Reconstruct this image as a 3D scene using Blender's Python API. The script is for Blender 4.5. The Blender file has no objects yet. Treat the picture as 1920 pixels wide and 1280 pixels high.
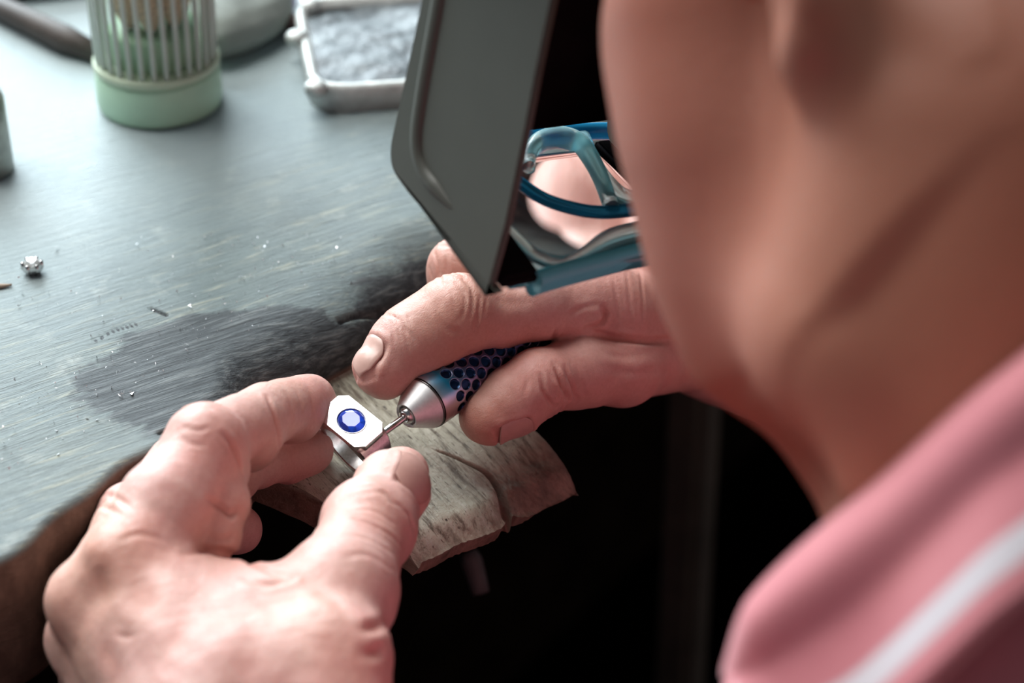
import bpy, bmesh, math, random
import numpy as np
from mathutils import Vector, Matrix

random.seed(7)
rng = np.random.default_rng(11)
SC = bpy.context.scene
COL = SC.collection

# ------------------------------------------------------------------ camera
PITCH = math.radians(33.0)
LENS = 80.0
FPX = LENS / 36.0 * 1920.0
FWD = np.array([0.0, math.cos(PITCH), -math.sin(PITCH)])
UP = np.array([0.0, math.sin(PITCH), math.cos(PITCH)])
RT = np.array([1.0, 0.0, 0.0])
CAM = -0.70 * FWD                      # bench top is z = 0, 0.95 m above the floor
cd = bpy.data.cameras.new('camera')
cd.lens = LENS
cd.sensor_width = 36.0
cd.clip_start = 0.01
cd.dof.use_dof = True
cd.dof.focus_distance = 0.683
cd.dof.aperture_fstop = 7.6
co = bpy.data.objects.new('camera', cd)
COL.objects.link(co)
co.location = CAM
co.rotation_euler = (math.pi / 2 - PITCH, 0, 0)
SC.camera = co

# ------------------------------------------------------------------ light
SC.view_settings.view_transform = 'Standard'
SC.view_settings.look = 'None'
SC.view_settings.gamma = 1.0
SC.view_settings.use_curve_mapping = False
SC.view_settings.exposure = 0.0

w = bpy.data.worlds.new('world')
SC.world = w
w.use_nodes = True
w.node_tree.nodes['Background'].inputs[0].default_value = (0.75, 0.85, 1.0, 1)
w.node_tree.nodes['Background'].inputs[1].default_value = 0.11


def area(name, loc, target, sx, sy, power, color):
    ld = bpy.data.lights.new(name, 'AREA')
    ld.shape = 'RECTANGLE'
    ld.size = sx
    ld.size_y = sy
    ld.energy = power
    ld.color = color
    o = bpy.data.objects.new(name, ld)
    COL.objects.link(o)
    o.location = loc
    d = Vector(target) - Vector(loc)
    o.rotation_euler = d.to_track_quat('-Z', 'Y').to_euler()
    return o


area('skylight_lamp', (-0.62, 0.48, 1.22), (-0.05, 0.0, 0.0), 1.3, 1.0, 35.0, (1.0, 0.985, 0.96))
area('window_lamp', (-1.1, 2.3, 1.15), (-0.1, 0.1, 0.0), 1.8, 1.4, 150.0, (0.80, 0.93, 1.0))
area('warm_fill', (1.6, -1.2, 1.0), (0.1, -0.2, 0.1), 1.2, 1.0, 3.5, (1.0, 0.82, 0.68))  # added warm fill from the right, not a lamp of the room


# ------------------------------------------------------------------ helpers
def at(px, py, d):
    """a point of the place at depth d (metres) that was measured at this spot of the photograph"""
    return CAM + d * (FWD + RT * (px - 960) / FPX - UP * (py - 640) / FPX)


def on(px, py, h=0.0):
    r = FWD + RT * (px - 960) / FPX - UP * (py - 640) / FPX
    return CAM + r * ((h - CAM[2]) / r[2])


def cv(x, y, z):
    """a direction given as right, up, towards the viewer -> world"""
    v = RT * x + UP * y - FWD * z
    return v / np.linalg.norm(v)


def unit(v):
    v = np.asarray(v, float)
    return v / np.linalg.norm(v)


def link(name, me, mat=None, parent=None):
    o = bpy.data.objects.new(name, me)
    COL.objects.link(o)
    if mat is not None:
        for m in (mat if isinstance(mat, (list, tuple)) else [mat]):
            me.materials.append(m)
    if parent is not None:
        o.parent = parent
        o.matrix_parent_inverse = parent.matrix_world.inverted() if False else Matrix.Identity(4)
    return o


def mesh(name, V, F, mat=None, parent=None, smooth=True):
    me = bpy.data.meshes.new(name)
    me.from_pydata([tuple(map(float, v)) for v in V], [], [tuple(map(int, f)) for f in F])
    me.update()
    if smooth:
        me.polygons.foreach_set('use_smooth', [True] * len(me.polygons))
    return link(name, me, mat, parent)


def fastmesh(name, V, Q):
    me = bpy.data.meshes.new(name)
    me.vertices.add(len(V))
    me.vertices.foreach_set('co', np.asarray(V, np.float32).ravel())
    n = len(Q)
    k = Q.shape[1]
    me.loops.add(n * k)
    me.loops.foreach_set('vertex_index', Q.astype(np.int32).ravel())
    me.polygons.add(n)
    me.polygons.foreach_set('loop_start', np.arange(0, n * k, k, dtype=np.int32))
    me.polygons.foreach_set('loop_total', np.full(n, k, np.int32))
    me.polygons.foreach_set('use_smooth', np.ones(n, bool))
    me.update(calc_edges=True)
    me.validate()
    return me


def tag(o, label=None, cat=None, group=None, kind=None):
    if label:
        o['label'] = label
    if cat:
        o['category'] = cat
    if group:
        o['group'] = group
    if kind:
        o['kind'] = kind
    return o


def empty(name, loc, label, cat, group=None):
    o = bpy.data.objects.new(name, None)
    o.empty_display_size = 0.01
    o.location = loc
    COL.objects.link(o)
    return tag(o, label, cat, group)


def part(name, V, F, mat, root, smooth=True):
    """a mesh given in world coordinates, made a child of an Empty (no rotation)"""
    V = np.asarray(V, float) - np.array(root.location)
    return mesh(name, V, F, mat, root, smooth)


def grid_faces(nu, nv, wrap_u=False):
    F = []
    for i in range(nu if wrap_u else nu - 1):
        for j in range(nv - 1):
            a, b = i * nv + j, ((i + 1) % nu) * nv + j
            F.append((a, b, b + 1, a + 1))
    return F


def frame(axis):
    a = unit(axis)
    h = np.array([0, 0, 1.0]) if abs(a[2]) < 0.9 else np.array([1.0, 0, 0])
    u = unit(np.cross(h, a))
    return a, u, np.cross(a, u)


def lathe(origin, axis, prof, n=64, cap=True, uvw=None):
    """prof: list of (distance along axis, radius)"""
    a, u, v = uvw if uvw else frame(axis)
    V, F = [], []
    m = len(prof)
    for i in range(n):
        t = 2 * math.pi * i / n
        for (s, r) in prof:
            V.append(np.asarray(origin) + a * s + (u * math.cos(t) + v * math.sin(t)) * r)
    for i in range(n):
        for j in range(m - 1):
            p, q = i * m + j, ((i + 1) % n) * m + j
            F.append((p, q, q + 1, p + 1))
    if cap:
        if prof[0][1] > 1e-6:
            F.append([i * m for i in range(n)][::-1])
        if prof[-1][1] > 1e-6:
            F.append([i * m + m - 1 for i in range(n)])
    return V, F


def tube(points, radii, n=16):
    P = [np.asarray(p, float) for p in points]
    V, F = [], []
    m = len(P)
    prev = None
    for i, p in enumerate(P):
        t = unit(P[min(i + 1, m - 1)] - P[max(i - 1, 0)])
        if prev is None:
            _, u, _ = frame(t)
        else:
            u = unit(prev - t * np.dot(prev, t))
        prev = u
        v = np.cross(t, u)
        r = radii[i] if hasattr(radii, '__len__') else radii
        for k in range(n):
            a = 2 * math.pi * k / n
            V.append(p + (u * math.cos(a) + v * math.sin(a)) * r)
    for i in range(m - 1):
        for k in range(n):
            a, b = i * n + k, i * n + (k + 1) % n
            F.append((a, b, b + n, a + n))
    F.append(list(range(n))[::-1])
    F.append([(m - 1) * n + k for k in range(n)])
    return V, F


def smoothpath(pts, n):
    """Catmull-Rom through rows of numbers"""
    P = np.asarray(pts, float)
    P = np.vstack([2 * P[0] - P[1], P, 2 * P[-1] - P[-2]])
    out = []
    m = len(P) - 3
    for q in np.linspace(0, m - 1e-6, n):
        i = int(q)
        t = q - i
        a, b, c, d = P[i:i + 4]
        out.append(0.5 * (2 * b + (c - a) * t + (2 * a - 5 * b + 4 * c - d) * t * t + (3 * b - a - 3 * c + d) * t ** 3))
    return np.array(out)


def sstep(a, b, x):
    t = np.clip((x - a) / (b - a), 0, 1)
    return t * t * (3 - 2 * t)


def vnoise(P, scale, seed=0):
    """cheap smooth noise: a few random plane waves"""
    r = np.random.default_rng(seed)
    out = np.zeros(len(P))
    for _ in range(7):
        k = r.normal(size=P.shape[1]) * scale
        out += np.sin(P @ k + r.uniform(0, 6.28))
    return out / 7 * 1.6


# ------------------------------------------------------------------ materials
class Mat:
    def __init__(self, name):
        self.m = bpy.data.materials.new(name)
        self.m.use_nodes = True
        self.nt = self.m.node_tree
        self.b = self.nt.nodes['Principled BSDF']
        self.out = self.nt.nodes['Material Output']

    def n(self, t, **kw):
        nd = self.nt.nodes.new(t)
        for k, v in kw.items():
            setattr(nd, k, v)
        return nd

    def l(self, a, b):
        self.nt.links.new(a, b)

    def set(self, **kw):
        for k, v in kw.items():
            k = k.replace('_', ' ')
            s = self.b.inputs[k]
            s.default_value = (*v, 1) if (isinstance(v, tuple) and len(v) == 3 and s.type == 'RGBA') else v
        return self

    def coords(self, scale=(1, 1, 1), rot=(0, 0, 0), kind='Object'):
        tc = self.n('ShaderNodeTexCoord')
        mp = self.n('ShaderNodeMapping')
        mp.inputs['Scale'].default_value = scale
        mp.inputs['Rotation'].default_value = rot
        self.l(tc.outputs[kind], mp.inputs['Vector'])
        return mp.outputs[0]

    def noise(self, vec, scale, detail=4, rough=0.55, dist=0.0):
        nd = self.n('ShaderNodeTexNoise')
        nd.inputs['Scale'].default_value = scale
        nd.inputs['Detail'].default_value = detail
        nd.inputs['Roughness'].default_value = rough
        nd.inputs['Distortion'].default_value = dist
        self.l(vec, nd.inputs['Vector'])
        return nd.outputs['Fac']

    def ramp(self, fac, stops, interp='LINEAR'):
        nd = self.n('ShaderNodeValToRGB')
        nd.color_ramp.interpolation = interp
        e = nd.color_ramp.elements
        while len(e) < len(stops):
            e.new(0.5)
        for el, (p, c) in zip(e, stops):
            el.position = p
            el.color = (*c, 1) if len(c) == 3 else c
        self.l(fac, nd.inputs[0])
        return nd.outputs[0]

    def mix(self, fac, a, b, mode='MIX'):
        nd = self.n('ShaderNodeMix', data_type='RGBA', blend_type=mode)
        for s, v in ((nd.inputs[0], fac), (nd.inputs[6], a), (nd.inputs[7], b)):
            if hasattr(v, 'type') and hasattr(v, 'node'):
                self.l(v, s)
            else:
                s.default_value = (*v, 1) if isinstance(v, tuple) else v
        return nd.outputs[2]

    def attr(self, name):
        nd = self.n('ShaderNodeAttribute')
        nd.attribute_name = name
        return nd.outputs['Fac']

    def math(self, op, a, b=0.0):
        nd = self.n('ShaderNodeMath', operation=op)
        for s, v in zip(nd.inputs, (a, b)):
            if hasattr(v, 'node'):
                self.l(v, s)
            else:
                s.default_value = v
        return nd.outputs[0]

    def bump(self, height, dist, strength=1.0, prev=None):
        nd = self.n('ShaderNodeBump')
        nd.inputs['Strength'].default_value = strength
        nd.inputs['Distance'].default_value = dist
        self.l(height, nd.inputs['Height'])
        if prev is not None:
            self.l(prev, nd.inputs['Normal'])
        return nd.outputs[0]

    def base(self, s):
        self.l(s, self.b.inputs['Base Color'])
        return self

    def normal(self, s):
        self.l(s, self.b.inputs['Normal'])
        return self


def simple(name, color, rough=0.5, metal=0.0, var=0.12, scale=60, bumpd=0.0002, **kw):
    M = Mat(name)
    v = M.coords()
    f = M.noise(v, scale, 5)
    lo = tuple(c * (1 - var) for c in color)
    hi = tuple(min(1, c * (1 + var)) for c in color)
    M.base(M.ramp(f, [(0.3, lo), (0.7, hi)]))
    M.set(Roughness=rough, Metallic=metal)
    if bumpd:
        M.normal(M.bump(M.noise(v, scale * 4, 4), bumpd, 0.5))
    for k, val in kw.items():
        M.set(**{k: val})
    if max(color) < 0.02 and not metal:
        M.b.inputs['Specular IOR Level'].default_value = 0.0
    return M.m


def skin_material():
    M = Mat('skin')
    v = M.coords()
    big = M.noise(v, 38, 3)
    mid = M.noise(v, 140, 4)
    fine = M.noise(v, 900, 3)
    c = M.ramp(big, [(0.3, (0.61, 0.380, 0.330)), (0.55, (0.66, 0.40, 0.36)), (0.75, (0.63, 0.33, 0.295))])
    c = M.mix(M.ramp(mid, [(0.45, (0, 0, 0)), (0.75, (0.55, 0.55, 0.55))]), c, (0.68, 0.48, 0.42))
    c = M.mix(M.math('MULTIPLY', M.attr('blush'), 0.62), c, (0.56, 0.185, 0.14))
    c = M.mix(M.math('MULTIPLY', M.attr('tan'), 0.6), c, (0.50, 0.29, 0.17))
    c = M.mix(M.ramp(fine, [(0.35, (0.18, 0.18, 0.18)), (0.6, (0, 0, 0))]), c, (0.42, 0.2, 0.15))
    c = M.mix(M.attr('ruddy_shade'), c, M.mix(1.0, c, (0.76, 0.50, 0.44), 'MULTIPLY'))  # weathered face colour, and shade painted into the right hand
    M.base(c)
    M.set(Roughness=0.46)
    M.b.inputs['Specular IOR Level'].default_value = 0.4
    M.b.inputs['Subsurface Weight'].default_value = 0.22
    M.b.inputs['Subsurface Radius'].default_value = (1.0, 0.35, 0.2)
    M.b.inputs['Subsurface Scale'].default_value = 0.004
    vo = M.n('ShaderNodeTexVoronoi', feature='DISTANCE_TO_EDGE')
    vo.inputs['Scale'].default_value = 1500
    M.l(v, vo.inputs['Vector'])
    cells = M.ramp(vo.outputs['Distance'], [(0.0, (0, 0, 0)), (0.25, (1, 1, 1))])
    n1 = M.bump(M.noise(v, 420, 5, 0.65, 0.6), 0.0005, 0.45)
    n2 = M.bump(cells, 0.00006, 0.45, n1)
    M.normal(n2)
    return M.m


def bench_material():
    M = Mat('bench_wood')
    g = math.radians(-33)
    v = M.coords(scale=(1, 1, 1), rot=(0, 0, g))
    vs = M.n('ShaderNodeMapping')
    vs.inputs['Scale'].default_value = (0.075, 1.0, 1.0)
    M.l(v, vs.inputs['Vector'])
    vs = vs.outputs[0]
    streak = M.noise(vs, 520, 6, 0.7, 0.25)
    fine = M.noise(vs, 1700, 4, 0.65)
    patch = M.noise(v, 16, 4, 0.6, 0.5)
    spots = M.noise(v, 70, 4, 0.6)
    grey = M.ramp(patch, [(0.25, (0.095, 0.128, 0.130)), (0.5, (0.140, 0.176, 0.174)), (0.75, (0.195, 0.226, 0.212))])
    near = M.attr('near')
    fleck = M.noise(vs, 420, 6, 0.72, 0.5)
    grey = M.mix(M.math('MULTIPLY', near, M.ramp(streak, [(0.30, (0.7, 0.7, 0.7)), (0.50, (0, 0, 0))])), grey, (0.055, 0.070, 0.072))
    grey = M.mix(M.math('MULTIPLY', near, M.ramp(fleck, [(0.54, (0, 0, 0)), (0.72, (0.75, 0.75, 0.75))])), grey, (0.44, 0.43, 0.31))
    grey = M.mix(M.ramp(M.noise(v, 34, 5, .65, 1.0), [(0.42, (0.55, 0.55, 0.55)), (0.55, (0, 0, 0))]), grey, (0.115, 0.148, 0.152))
    grey = M.mix(M.ramp(spots, [(0.6, (0, 0, 0)), (0.8, (0.7, 0.7, 0.7))]), grey, (0.36, 0.385, 0.35))
    grey = M.mix(M.math('MULTIPLY', M.math('SUBTRACT', 1.0, near), 0.72), grey, (0.47, 0.565, 0.59))  # dust tone plus window sheen painted paler into the far bench top
    dark = M.ramp(streak, [(0.32, (0.006, 0.007, 0.009)), (0.5, (0.040, 0.048, 0.053)), (0.72, (0.15, 0.165, 0.165))])
    burn = M.attr('burn')
    bn = M.math('ADD', burn, M.math('MULTIPLY', M.math('SUBTRACT', M.noise(vs, 260, 6, 0.7), 0.5), 1.1))
    bn = M.math('ADD', bn, M.math('MULTIPLY', M.math('SUBTRACT', M.noise(v, 150, 5, 0.7), 0.5), 0.5))
    bf = M.ramp(bn, [(0.42, (0, 0, 0)), (0.58, (1, 1, 1))])
    c = M.mix(bf, grey, dark)
    brown = M.ramp(M.noise(M.coords(scale=(1, 1, 0.6)), 90, 5, 0.65), [(0.3, (0.07, 0.044, 0.032)), (0.55, (0.16, 0.105, 0.078)), (0.8, (0.28, 0.19, 0.145))])
    c = M.mix(M.attr('front'), c, brown)
    M.base(c)
    M.l(M.ramp(patch, [(0.3, (0.40, 0.40, 0.40)), (0.7, (0.58, 0.58, 0.58))]), M.b.inputs['Roughness'])
    M.b.inputs['Specular IOR Level'].default_value = 0.30
    n1 = M.bump(streak, 0.0013, 0.7)
    n2 = M.bump(fine, 0.0007, 0.7, n1)
    M.normal(n2)
    return M.m


def pin_material():
    M = Mat('pin_wood')
    ang = math.atan2(-0.74, 0.67)
    v = M.coords(rot=(0, 0, -ang))
    vs = M.n('ShaderNodeMapping')
    vs.inputs['Scale'].default_value = (0.07, 1.0, 0.6)
    M.l(v, vs.inputs['Vector'])
    vs = vs.outputs[0]
    streak = M.noise(vs, 420, 5, 0.65, 0.2)
    pores = M.noise(vs, 1500, 3, 0.6)
    patch = M.noise(v, 45, 4, 0.6, 0.4)
    c = M.ramp(patch, [(0.3, (0.25, 0.235, 0.18)), (0.5, (0.42, 0.40, 0.31)), (0.75, (0.56, 0.53, 0.43))])
    line = M.noise(vs, 1100, 4, 0.6, 0.1)
    c = M.mix(M.ramp(streak, [(0.34, (0.9, 0.9, 0.9)), (0.50, (0, 0, 0))]), c, (0.10, 0.075, 0.05))
    c = M.mix(M.ramp(streak, [(0.55, (0, 0, 0)), (0.70, (0.8, 0.8, 0.8))]), c, (0.52, 0.50, 0.43))
    c = M.mix(M.ramp(line, [(0.30, (0.9, 0.9, 0.9)), (0.40, (0, 0, 0))]), c, (0.055, 0.04, 0.028))
    for k, rr in enumerate((0.9, -0.6, 1.7)):
        vc = M.n('ShaderNodeMapping')
        vc.inputs['Rotation'].default_value = (0, 0, rr)
        vc.inputs['Location'].default_value = (0.3 * k, 0.1, 0)
        vc.inputs['Scale'].default_value = (0.05, 1.0, 1.0)
        M.l(v, vc.inputs['Vector'])
        cut = M.noise(vc.outputs[0], 480, 2, 0.5)
        c = M.mix(M.ramp(cut, [(0.25, (0.8, 0.8, 0.8)), (0.30, (0, 0, 0))]), c, (0.07, 0.05, 0.035))
    c = M.mix(M.ramp(pores, [(0.24, (1, 1, 1)), (0.34, (0, 0, 0))]), c, (0.03, 0.022, 0.016))
    c = M.mix(M.ramp(M.noise(v, 260, 3), [(0.68, (0, 0, 0)), (0.74, (1, 1, 1))]), c, (0.05, 0.04, 0.03))
    c = M.mix(M.math('MULTIPLY', M.attr('endgrain'), 0.85), c, M.ramp(M.noise(v, 160, 5), [(0.3, (0.085, 0.045, 0.03)), (0.7, (0.27, 0.165, 0.12))]))
    M.base(c)
    M.set(Roughness=0.62)
    n1 = M.bump(streak, 0.0011, 0.7)
    n2 = M.bump(M.noise(v, 600, 6, .7), 0.0009, 0.6, n1)
    M.normal(n2)
    return M.m


SKIN = skin_material()
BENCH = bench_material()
PINW = pin_material()
NAIL_LIT = simple('lit_nail', (0.61, 0.40, 0.345), 0.3, var=0.06, scale=250, bumpd=0.00005)  # index nail: its lit look put into a paler colour
NAIL_SHADED = simple('nail', (0.52, 0.30, 0.255), 0.34, var=0.08, scale=250, bumpd=0.00005)  # same nail turned from the light, shade put into the colour
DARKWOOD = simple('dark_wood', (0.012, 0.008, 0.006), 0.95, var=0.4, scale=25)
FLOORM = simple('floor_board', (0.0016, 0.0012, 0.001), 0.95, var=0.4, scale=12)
STEEL = simple('steel', (0.62, 0.61, 0.60), 0.22, 1.0, var=0.1, scale=400, bumpd=0.00002)


# ------------------------------------------------------------------ floor and bench
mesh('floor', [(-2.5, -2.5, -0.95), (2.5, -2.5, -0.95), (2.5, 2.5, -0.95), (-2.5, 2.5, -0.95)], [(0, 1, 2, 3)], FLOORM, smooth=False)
tag(bpy.data.objects['floor'], kind='structure')

E_DIR = unit([0.576, 0.818, 0])          # along the bench's front edge
N_OUT = unit([0.818, -0.576, 0])         # out of the bench towards the man
EDGE0 = -N_OUT * 0.0519                  # a point of the edge line


def edge_pt(s, t, z):
    return EDGE0 + E_DIR * s - N_OUT * t + np.array([0, 0, z])


def bench():
    sv = np.concatenate([np.linspace(-0.45, -0.19, 20)[:-1], np.arange(-0.19, -0.13, 0.0012), np.arange(-0.13, 0.05, 0.00055), np.linspace(0.05, 0.13, 50), np.linspace(0.13, 1.35, 70)[1:]])
    # cross-section parameter: q<0 front face (height), 0..1 round-over, >1 top
    qf = np.linspace(0, 1, 14)[:-1]
    qr = np.linspace(0, 1, 56)[:-1]
    qt = np.concatenate([np.arange(0, 0.03, 0.0006), np.arange(0.03, 0.07, 0.0013), 0.07 + np.linspace(0, 1, 30)[1:] ** 1.5 * 0.73])
    m = len(qf) + len(qr) + len(qt)
    V = np.zeros((len(sv), m, 3))
    burn = np.zeros((len(sv), m))
    front = np.zeros((len(sv), m))
    near = np.zeros((len(sv), m))
    # the worn hollow in front of the pin: s of the point at (700,640) etc
    for i, s in enumerate(sv):
        k = sstep(-0.095, -0.03, s)
        wdt = 0.003 + 0.022 * k
        dr = 0.0025 + 0.0150 * sstep(-0.088, -0.050, s)
        th = 0.046
        wob = 0.0012 * math.sin(s * 90) + 0.0008 * math.sin(s * 213 + 1)
        for j, q in enumerate(qf):
            V[i, j] = edge_pt(s, wob + 0.001 * math.sin(q * 9 + s * 70), -th + (th - dr) * q)
        for j, q in enumerate(qr):
            a = q * math.pi / 2
            V[i, len(qf) + j] = edge_pt(s, wob + wdt * (1 - math.cos(a)), -dr + dr * math.sin(a))
        for j, t in enumerate(qt):
            V[i, len(qf) + len(qr) + j] = edge_pt(s, wob * max(0, 1 - t / 0.03) + wdt + t, 0)
        nf, nr = len(qf), len(qr)
        front[i, :nf] = 1
        front[i, nf:nf + nr] = np.clip(1 - qr * 2.2, 0, 1) * (1 - k)
        tt = np.concatenate([np.zeros(nf), qr * wdt, wdt + qt])
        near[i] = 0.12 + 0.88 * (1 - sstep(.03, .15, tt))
        reach = np.interp(s, [-.12, -.066, -.05, -.04, -.026, -.012, .06], [.050, .046, .039, .032, .026, .013, .009]) + 0.003 * math.sin(s * 95) + 0.0015 * math.sin(s * 260)
        burn[i] = np.clip(.5 + (reach - tt) / .020, 0, .95) * sstep(-0.122, -0.082, s)
    P = V.reshape(-1, 3)
    # undulation and cracks of the old slab
    und = vnoise(P[:, :2], 60, 3) * 0.0005 + vnoise(P[:, :2], 190, 4) * 0.00018
    P[:, 2] += und * (P[:, 2] > -0.03)

    def crack(pts, wdt, depth):
        Q = smoothpath(pts, 60)
        d = np.full(len(P), 9.0)
        tt = np.zeros(len(P))
        for a, b in zip(Q[:-1], Q[1:]):
            ab = b - a
            h = np.clip(((P[:, :2] - a) @ ab) / (ab @ ab + 1e-12), 0, 1)
            dd = np.linalg.norm(P[:, :2] - a - h[:, None] * ab, axis=1)
            d = np.minimum(d, dd)
        P[:, 2] -= depth * np.exp(-(d / wdt) ** 2) * (P[:, 2] > -0.03)
        bb = burn.reshape(-1)
        bb[:] = np.maximum(bb, 1.1 * np.exp(-(d / (wdt * 1.1)) ** 2))
    crack([on(x, y, h)[:2] for x, y, h in ((636, 602, -.006), (690, 583, -.008), (735, 562, -.009), (800, 528, -.009), (860, 500, -.009))], 0.00065, 0.0028)
    crack([on(x, y)[:2] for x, y in ((300, 812), (345, 792), (390, 768), (430, 748))], 0.0006, 0.002)
    crack([on(x, y)[:2] for x, y in ((180, 640), (210, 622), (260, 606))], 0.0005, 0.0006)
    crack([on(x, y)[:2] for x, y in ((284, 578), (300, 585), (312, 590))], 0.0006, 0.0012)
    nu, nv = len(sv), m
    idx = np.arange(nu * nv).reshape(nu, nv)
    Q = np.stack([idx[:-1, :-1], idx[1:, :-1], idx[1:, 1:], idx[:-1, 1:]], -1).reshape(-1, 4)
    # underside
    base = len(P)
    back = P.reshape(nu, nv, 3)[:, -1] - np.array([0, 0, 0.046])
    P2 = np.vstack([P, back])
    ub = base + np.arange(nu)
    Qb = np.stack([idx[:-1, -1], idx[1:, -1], ub[1:], ub[:-1]], -1)
    Qu = np.stack([ub[:-1], ub[1:], idx[1:, 0], idx[:-1, 0]], -1)
    me = fastmesh('slab', P2, np.vstack([Q, Qb, Qu]))
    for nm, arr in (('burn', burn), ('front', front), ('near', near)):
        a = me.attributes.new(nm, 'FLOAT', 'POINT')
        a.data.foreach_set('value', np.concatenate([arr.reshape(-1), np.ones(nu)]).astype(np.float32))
    root = empty('workbench', edge_pt(0.05, 0.3, -0.95), 'old grey wooden jeweller workbench with scorched worn front edge', 'workbench')
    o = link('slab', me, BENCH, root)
    o.location = -np.array(root.location)
    # legs and a drawer cabinet below
    def box(name, s0, s1, t0, t1, z0, z1, mat, par=root):
        c = [edge_pt(s, t, z) for z in (z0, z1) for s, t in ((s0, t0), (s1, t0), (s1, t1), (s0, t1))]
        bmx = bmesh.new()
        off = np.array(root.location)
        vs = [bmx.verts.new(Vector(p - off)) for p in c]
        for f in ((0, 1, 2, 3), (4, 5, 6, 7), (0, 1, 5, 4), (1, 2, 6, 5), (2, 3, 7, 6), (3, 0, 4, 7)):
            bmx.faces.new([vs[k] for k in f])
        bmesh.ops.recalc_face_normals(bmx, faces=bmx.faces)
        bmesh.ops.bevel(bmx, geom=list(bmx.edges), offset=0.004, segments=2, affect='EDGES')
        me_ = bpy.data.meshes.new(name)
        bmx.to_mesh(me_)
        bmx.free()
        return link(name, me_, mat, par)
    post = at(1290, 1000, 1.15)
    ps, pt = float((post - EDGE0) @ E_DIR), float(-(post - EDGE0) @ N_OUT)
    box('support_post', ps - .011, ps + .011, pt - .011, pt + .011, -0.95, -0.046, simple('post_wood', (0.075, 0.06, 0.045), 0.7, var=.3, scale=30))
    for s in (-0.42, 1.27):
        for t in (0.03, 0.72):
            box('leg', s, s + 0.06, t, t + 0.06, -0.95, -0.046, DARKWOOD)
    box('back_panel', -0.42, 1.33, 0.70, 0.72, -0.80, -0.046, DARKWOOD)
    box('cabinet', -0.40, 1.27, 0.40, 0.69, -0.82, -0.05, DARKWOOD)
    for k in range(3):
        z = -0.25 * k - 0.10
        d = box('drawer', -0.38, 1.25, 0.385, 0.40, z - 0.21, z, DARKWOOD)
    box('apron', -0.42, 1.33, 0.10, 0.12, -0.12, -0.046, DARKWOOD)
    return root


bench()


# ------------------------------------------------------------------ bench pin
PIN_H0, PIN_SL = -0.0205, 0.26


def on_pin(px, py):
    P = on(px, py, PIN_H0)
    for _ in range(12):
        t = float(P @ N_OUT + 0.0519)
        P = on(px, py, PIN_H0 - PIN_SL * t)
    return P


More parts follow.
